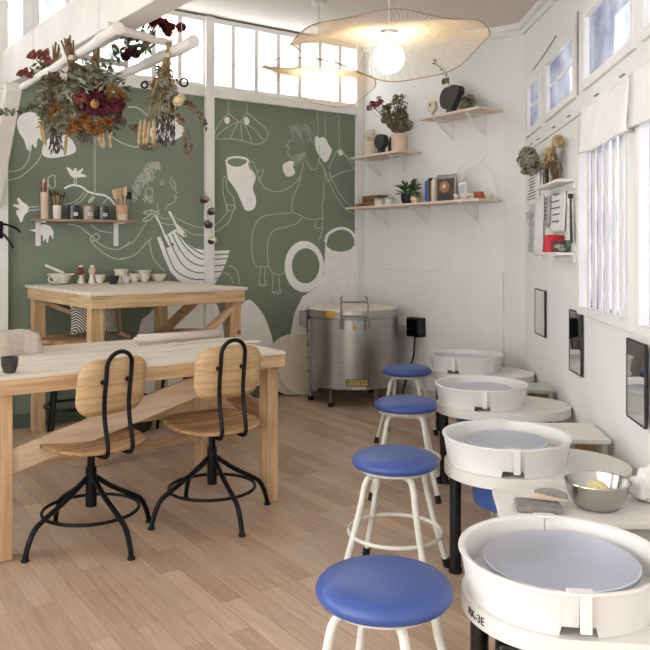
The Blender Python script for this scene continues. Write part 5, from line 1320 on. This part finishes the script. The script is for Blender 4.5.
for q in ((120,115),(118,119),(124,104)): part('dark_pod', 'seed_dark', t, (tailpod, bp_(t, q[0], q[1]-4, Y2-.17), bp_(t, q[0]-1, q[1]+5, Y2-.17), .013))
sb, lb = B(), B(); sprig(sb, lb, bp_(t, 100, 118, Y2-.1), bp_(t, 140, 131, Y2-.05), V((0,0,.02)), 16, .016); obj('eucalyptus_leaf', lb, 'leaf_brown', t); obj('eucalyptus_stem', sb, 'stem_brown', t)
bm = B()
for i in range(40): a_ = bp_(t, rnd.uniform(76,92), rnd.uniform(126,140), Y2-.12); tailpod(bm, a_, a_+V((rnd.uniform(-.02,.02),0,-.03)), .003)
obj('seed_sprays', bm, 'lavender_dry', t)
# bunch 3: pale stems beside
Y3 = rk(95, 45).y
t, Y = bunch('small bunch of brown upright stems near the middle of the rack', 95, 56, Y3)
stemset(t, (0,0,0), [bp_(t, rnd.uniform(88,106), rnd.uniform(64,88), Y3+rnd.uniform(-.05,.05)) for _ in range(18)], up=[bp_(t, x, y, Y3) for x, y in ((93,43),(96,41),(98,42),(95,45))]); lf = B()
for _ in range(110): leaf(lf, bp_(t, rnd.uniform(84,112), rnd.uniform(60,92), Y3+rnd.uniform(-.08,.08)), rv(), .05, .02)
obj('leaf', lf, 'leaf_dried', t)
# roses at the left end
Y4 = rk(34, 80).y
t, Y = bunch('rusty pink dried roses sticking out at left end of rack', 45, 74, Y4-.03)
cs = [bp_(t, x, y, Y4-.05) for x, y in ((33,56),(44,57),(49,62),(26,73),(21,74),(31,76),(40,54),(47,53))]
stemset(t, (0.06,0,0), cs)
for c, r in zip(cs, (.034,.034,.03,.03,.026,.026,.026,.026)): bm = B(); rose(bm, c, r, (-.5,-.6,.5)); obj('rose', bm, 'petal_rust', t)
lf = B(); [leaf(lf, c*rnd.uniform(.2,.8), rv(), .05, .022) for c in cs for _ in range(4)]; obj('leaf', lf, 'leaf_brown', t)
# eucalyptus at the far left
Y5 = rk(40, 78).y
t, Y = bunch('grey eucalyptus sprig hanging at far left of rack', 46, 92, Y5-.02)
sb, lb = B(), B(); sprig(sb, lb, bp_(t, 50, 78, Y5-.02), bp_(t, 36, 104, Y5-.02), rv(.01), 6, .014); sprig(sb, lb, bp_(t, 44, 102, Y5-.02), bp_(t, -6, 112, Y5-.02), V((0,0,-.02)), 18, .017); obj('leaf', lb, 'leaf_dark', t); obj('stem', sb, 'stem_brown', t)
# red roses above the right branch
Y6 = rk(150, 60).y
t, Y = bunch('dark red dried roses lying over the right branches of rack', 140, 52, Y6)
cs = [bp_(t, x, y, Y6-.0) for x, y in ((149,20),(153,24),(163,25),(166,29),(168,34),(181,29),(158,22),(130,54),(126,58),(136,55),(133,50),(171,28))]
stemset(t, (0,0,0), cs)
for i, c in enumerate(cs): bm = B(); rose(bm, c, (.03,.03,.034,.034,.026,.03,.03,.03,.03,.03,.026,.026)[i], (.2,-1,.5)); obj('rose', bm, 'petal_rose' if i not in (7,8,9,10) else 'petal_burgundy', t)
lf = B(); [leaf(lf, bp_(t, rnd.uniform(126,150), rnd.uniform(28,50), Y6+rnd.uniform(-.06,.06)), rv(), .055, .022) for _ in range(80)]; [leaf(lf, bp_(t, rnd.uniform(110,120), rnd.uniform(48,56), Y6), rv(), .05, .022) for _ in range(14)]; obj('leaf', lf, 'leaf_dark', t)
# right bunch hanging from the end of the right branch
Y7 = rk(166, 52).y
t, Y = bunch('long pale bunch with lavender and thistles at right end of rack', 168, 52, Y7-.05)
pts = [bp_(t, rnd.uniform(148,176), rnd.uniform(85,120), Y7-.05+rnd.uniform(-.08,.08)) for _ in range(34)]
stemset(t, (0,0,0), pts, 'stem_straw', up=[bp_(t, x, 44, Y7-.04) for x in (166,168,170)]); tie(t, V((0,0,-.02)))
lf = B(); [leaf(lf, p*rnd.uniform(.35,1)+rv(.02), rv()+V((0,0,-.8)), .05, .013) for p in pts for _ in range(8)]; obj('leaf', lf, 'leaf_olive', t)
for px, py, r in ((164,83,.026),(168,94,.03),(172,92,.024),(178,101,.026),(166,108,.024),(181,98,.02)): bm = B(); cluster(bm, bp_(t, px, py, Y7-.1), r, 40, .012); obj('thistle_head', bm, 'hydrangea' if px < 175 else 'petal_cream', t)
bm = B()
for i in range(70): a_ = bp_(t, rnd.uniform(157,176), rnd.uniform(112,142), Y7-.04+rnd.uniform(-.05,.05)); tailpod(bm, a_, a_+V((rnd.uniform(-.014,.014),0,-.032)), .0036)
obj('lavender', bm, 'lavender_dry', t); stemset(t, (0,0,-.15), [bp_(t, rnd.uniform(156,176), rnd.uniform(120,146), Y7-.04) for _ in range(22)], 'lavender_dry', .0016)
[part('grass_tail', 'grass_tail', t, (tailpod, bp_(t, x, 119+d, Y7-.1), bp_(t, x-1-d, 146, Y7-.1), .011)) for x, d in ((141,1),(145,0),(149.5,2),(154,0))]
bm = B(); cluster(bm, bp_(t, 149, 147, Y7-.1), .03, 40, .013, (1.5,1,.5)); obj('seed_head', bm, 'leaf_brown', t)
for q0, q1, n_, r_ in (((178,100),(206,128),14,.014),((172,112),(190,155),14,.017)):
    sb, lb = B(), B(); sprig(sb, lb, bp_(t, *q0, Y7-.05), bp_(t, *q1, Y7-.05), V((.02,0,.02)), n_, r_); st0 = obj('eucalyptus_stem', sb, 'stem_straw', t); obj('eucalyptus_leaf', lb, 'leaf_brown', st0)
# small black rings on threads
for px, py, r, lab in ((144.5,85,.016,'small black ring hanging on a thread left of the pale bunch'),(184,82.5,.02,'black ring hanging on a thread right of the pale bunch')):
    Yq = Y7+.05; t = thing('hanging_ring', lab, 'ring', P(px, py, Yq), 0, 'black rings on threads')
    part('ring', 'black_matte', t, (tube, [(r*math.cos(2*PI*i/24), 0, r*math.sin(2*PI*i/24)) for i in range(24)], .0055, 8, True)); part('thread', 'socket_white', t, (tube, [(0,0,r), (0,0,ZR-t.location.z+.02)], .0012, 4))

# ------------------------------------------------------------------ trees outside the windows
def tree(label, p, h, seed):
    r2 = random.Random(seed); t = thing('tree', label, 'tree', p, 0, 'trees outside the windows')
    part('trunk', 'trunk_out', t, (tube, [(0,0,0),(.1,0,h*.4),(0,.1,h*.8)], [.12,.09,.04], 8)); bm = B()
    for i in range(900):
        q = V((r2.gauss(0,.7), r2.gauss(0,.7), h*.72+r2.gauss(0,.9))); d = V((r2.uniform(-1,1), r2.uniform(-1,1), r2.uniform(-1,1))); leaf(bm, q, d, .22, .12, V((r2.uniform(-1,1), r2.uniform(-1,1), .4)))
    obj('crown', bm, 'foliage_out', t)
tree('pale leafy tree seen through the middle of the high windows', fm(-1.95, -3.4, 0), 4.6, 3); tree('pale leafy tree seen through high windows near the rack', fm(-5.6, -4.4, 0), 4.8, 5)

# ------------------------------------------------------------------ light and camera
W = bpy.data.worlds.new('World'); S.world = W; W.use_nodes = True
nt = W.node_tree; bg = nt.nodes['Background']; bg.inputs[0].default_value = (.945, .975, 1.0, 1); bg.inputs[1].default_value = 4.0
cd = bpy.data.cameras.new('Camera'); cam = bpy.data.objects.new('Camera', cd); COL.objects.link(cam)
cam.location = CAM; cam.rotation_euler = (PI/2, 0, 0)
cd.sensor_width = 36; cd.sensor_fit = 'HORIZONTAL'; cd.lens = 36*F/650
cd.shift_x = 0; cd.shift_y = -(325-HY)/650; cd.clip_start = .05
S.camera = cam
S.view_settings.view_transform = 'Standard'; S.view_settings.look = 'None'; S.view_settings.gamma = 1; S.view_settings.use_curve_mapping = False
S.view_settings.exposure = .82
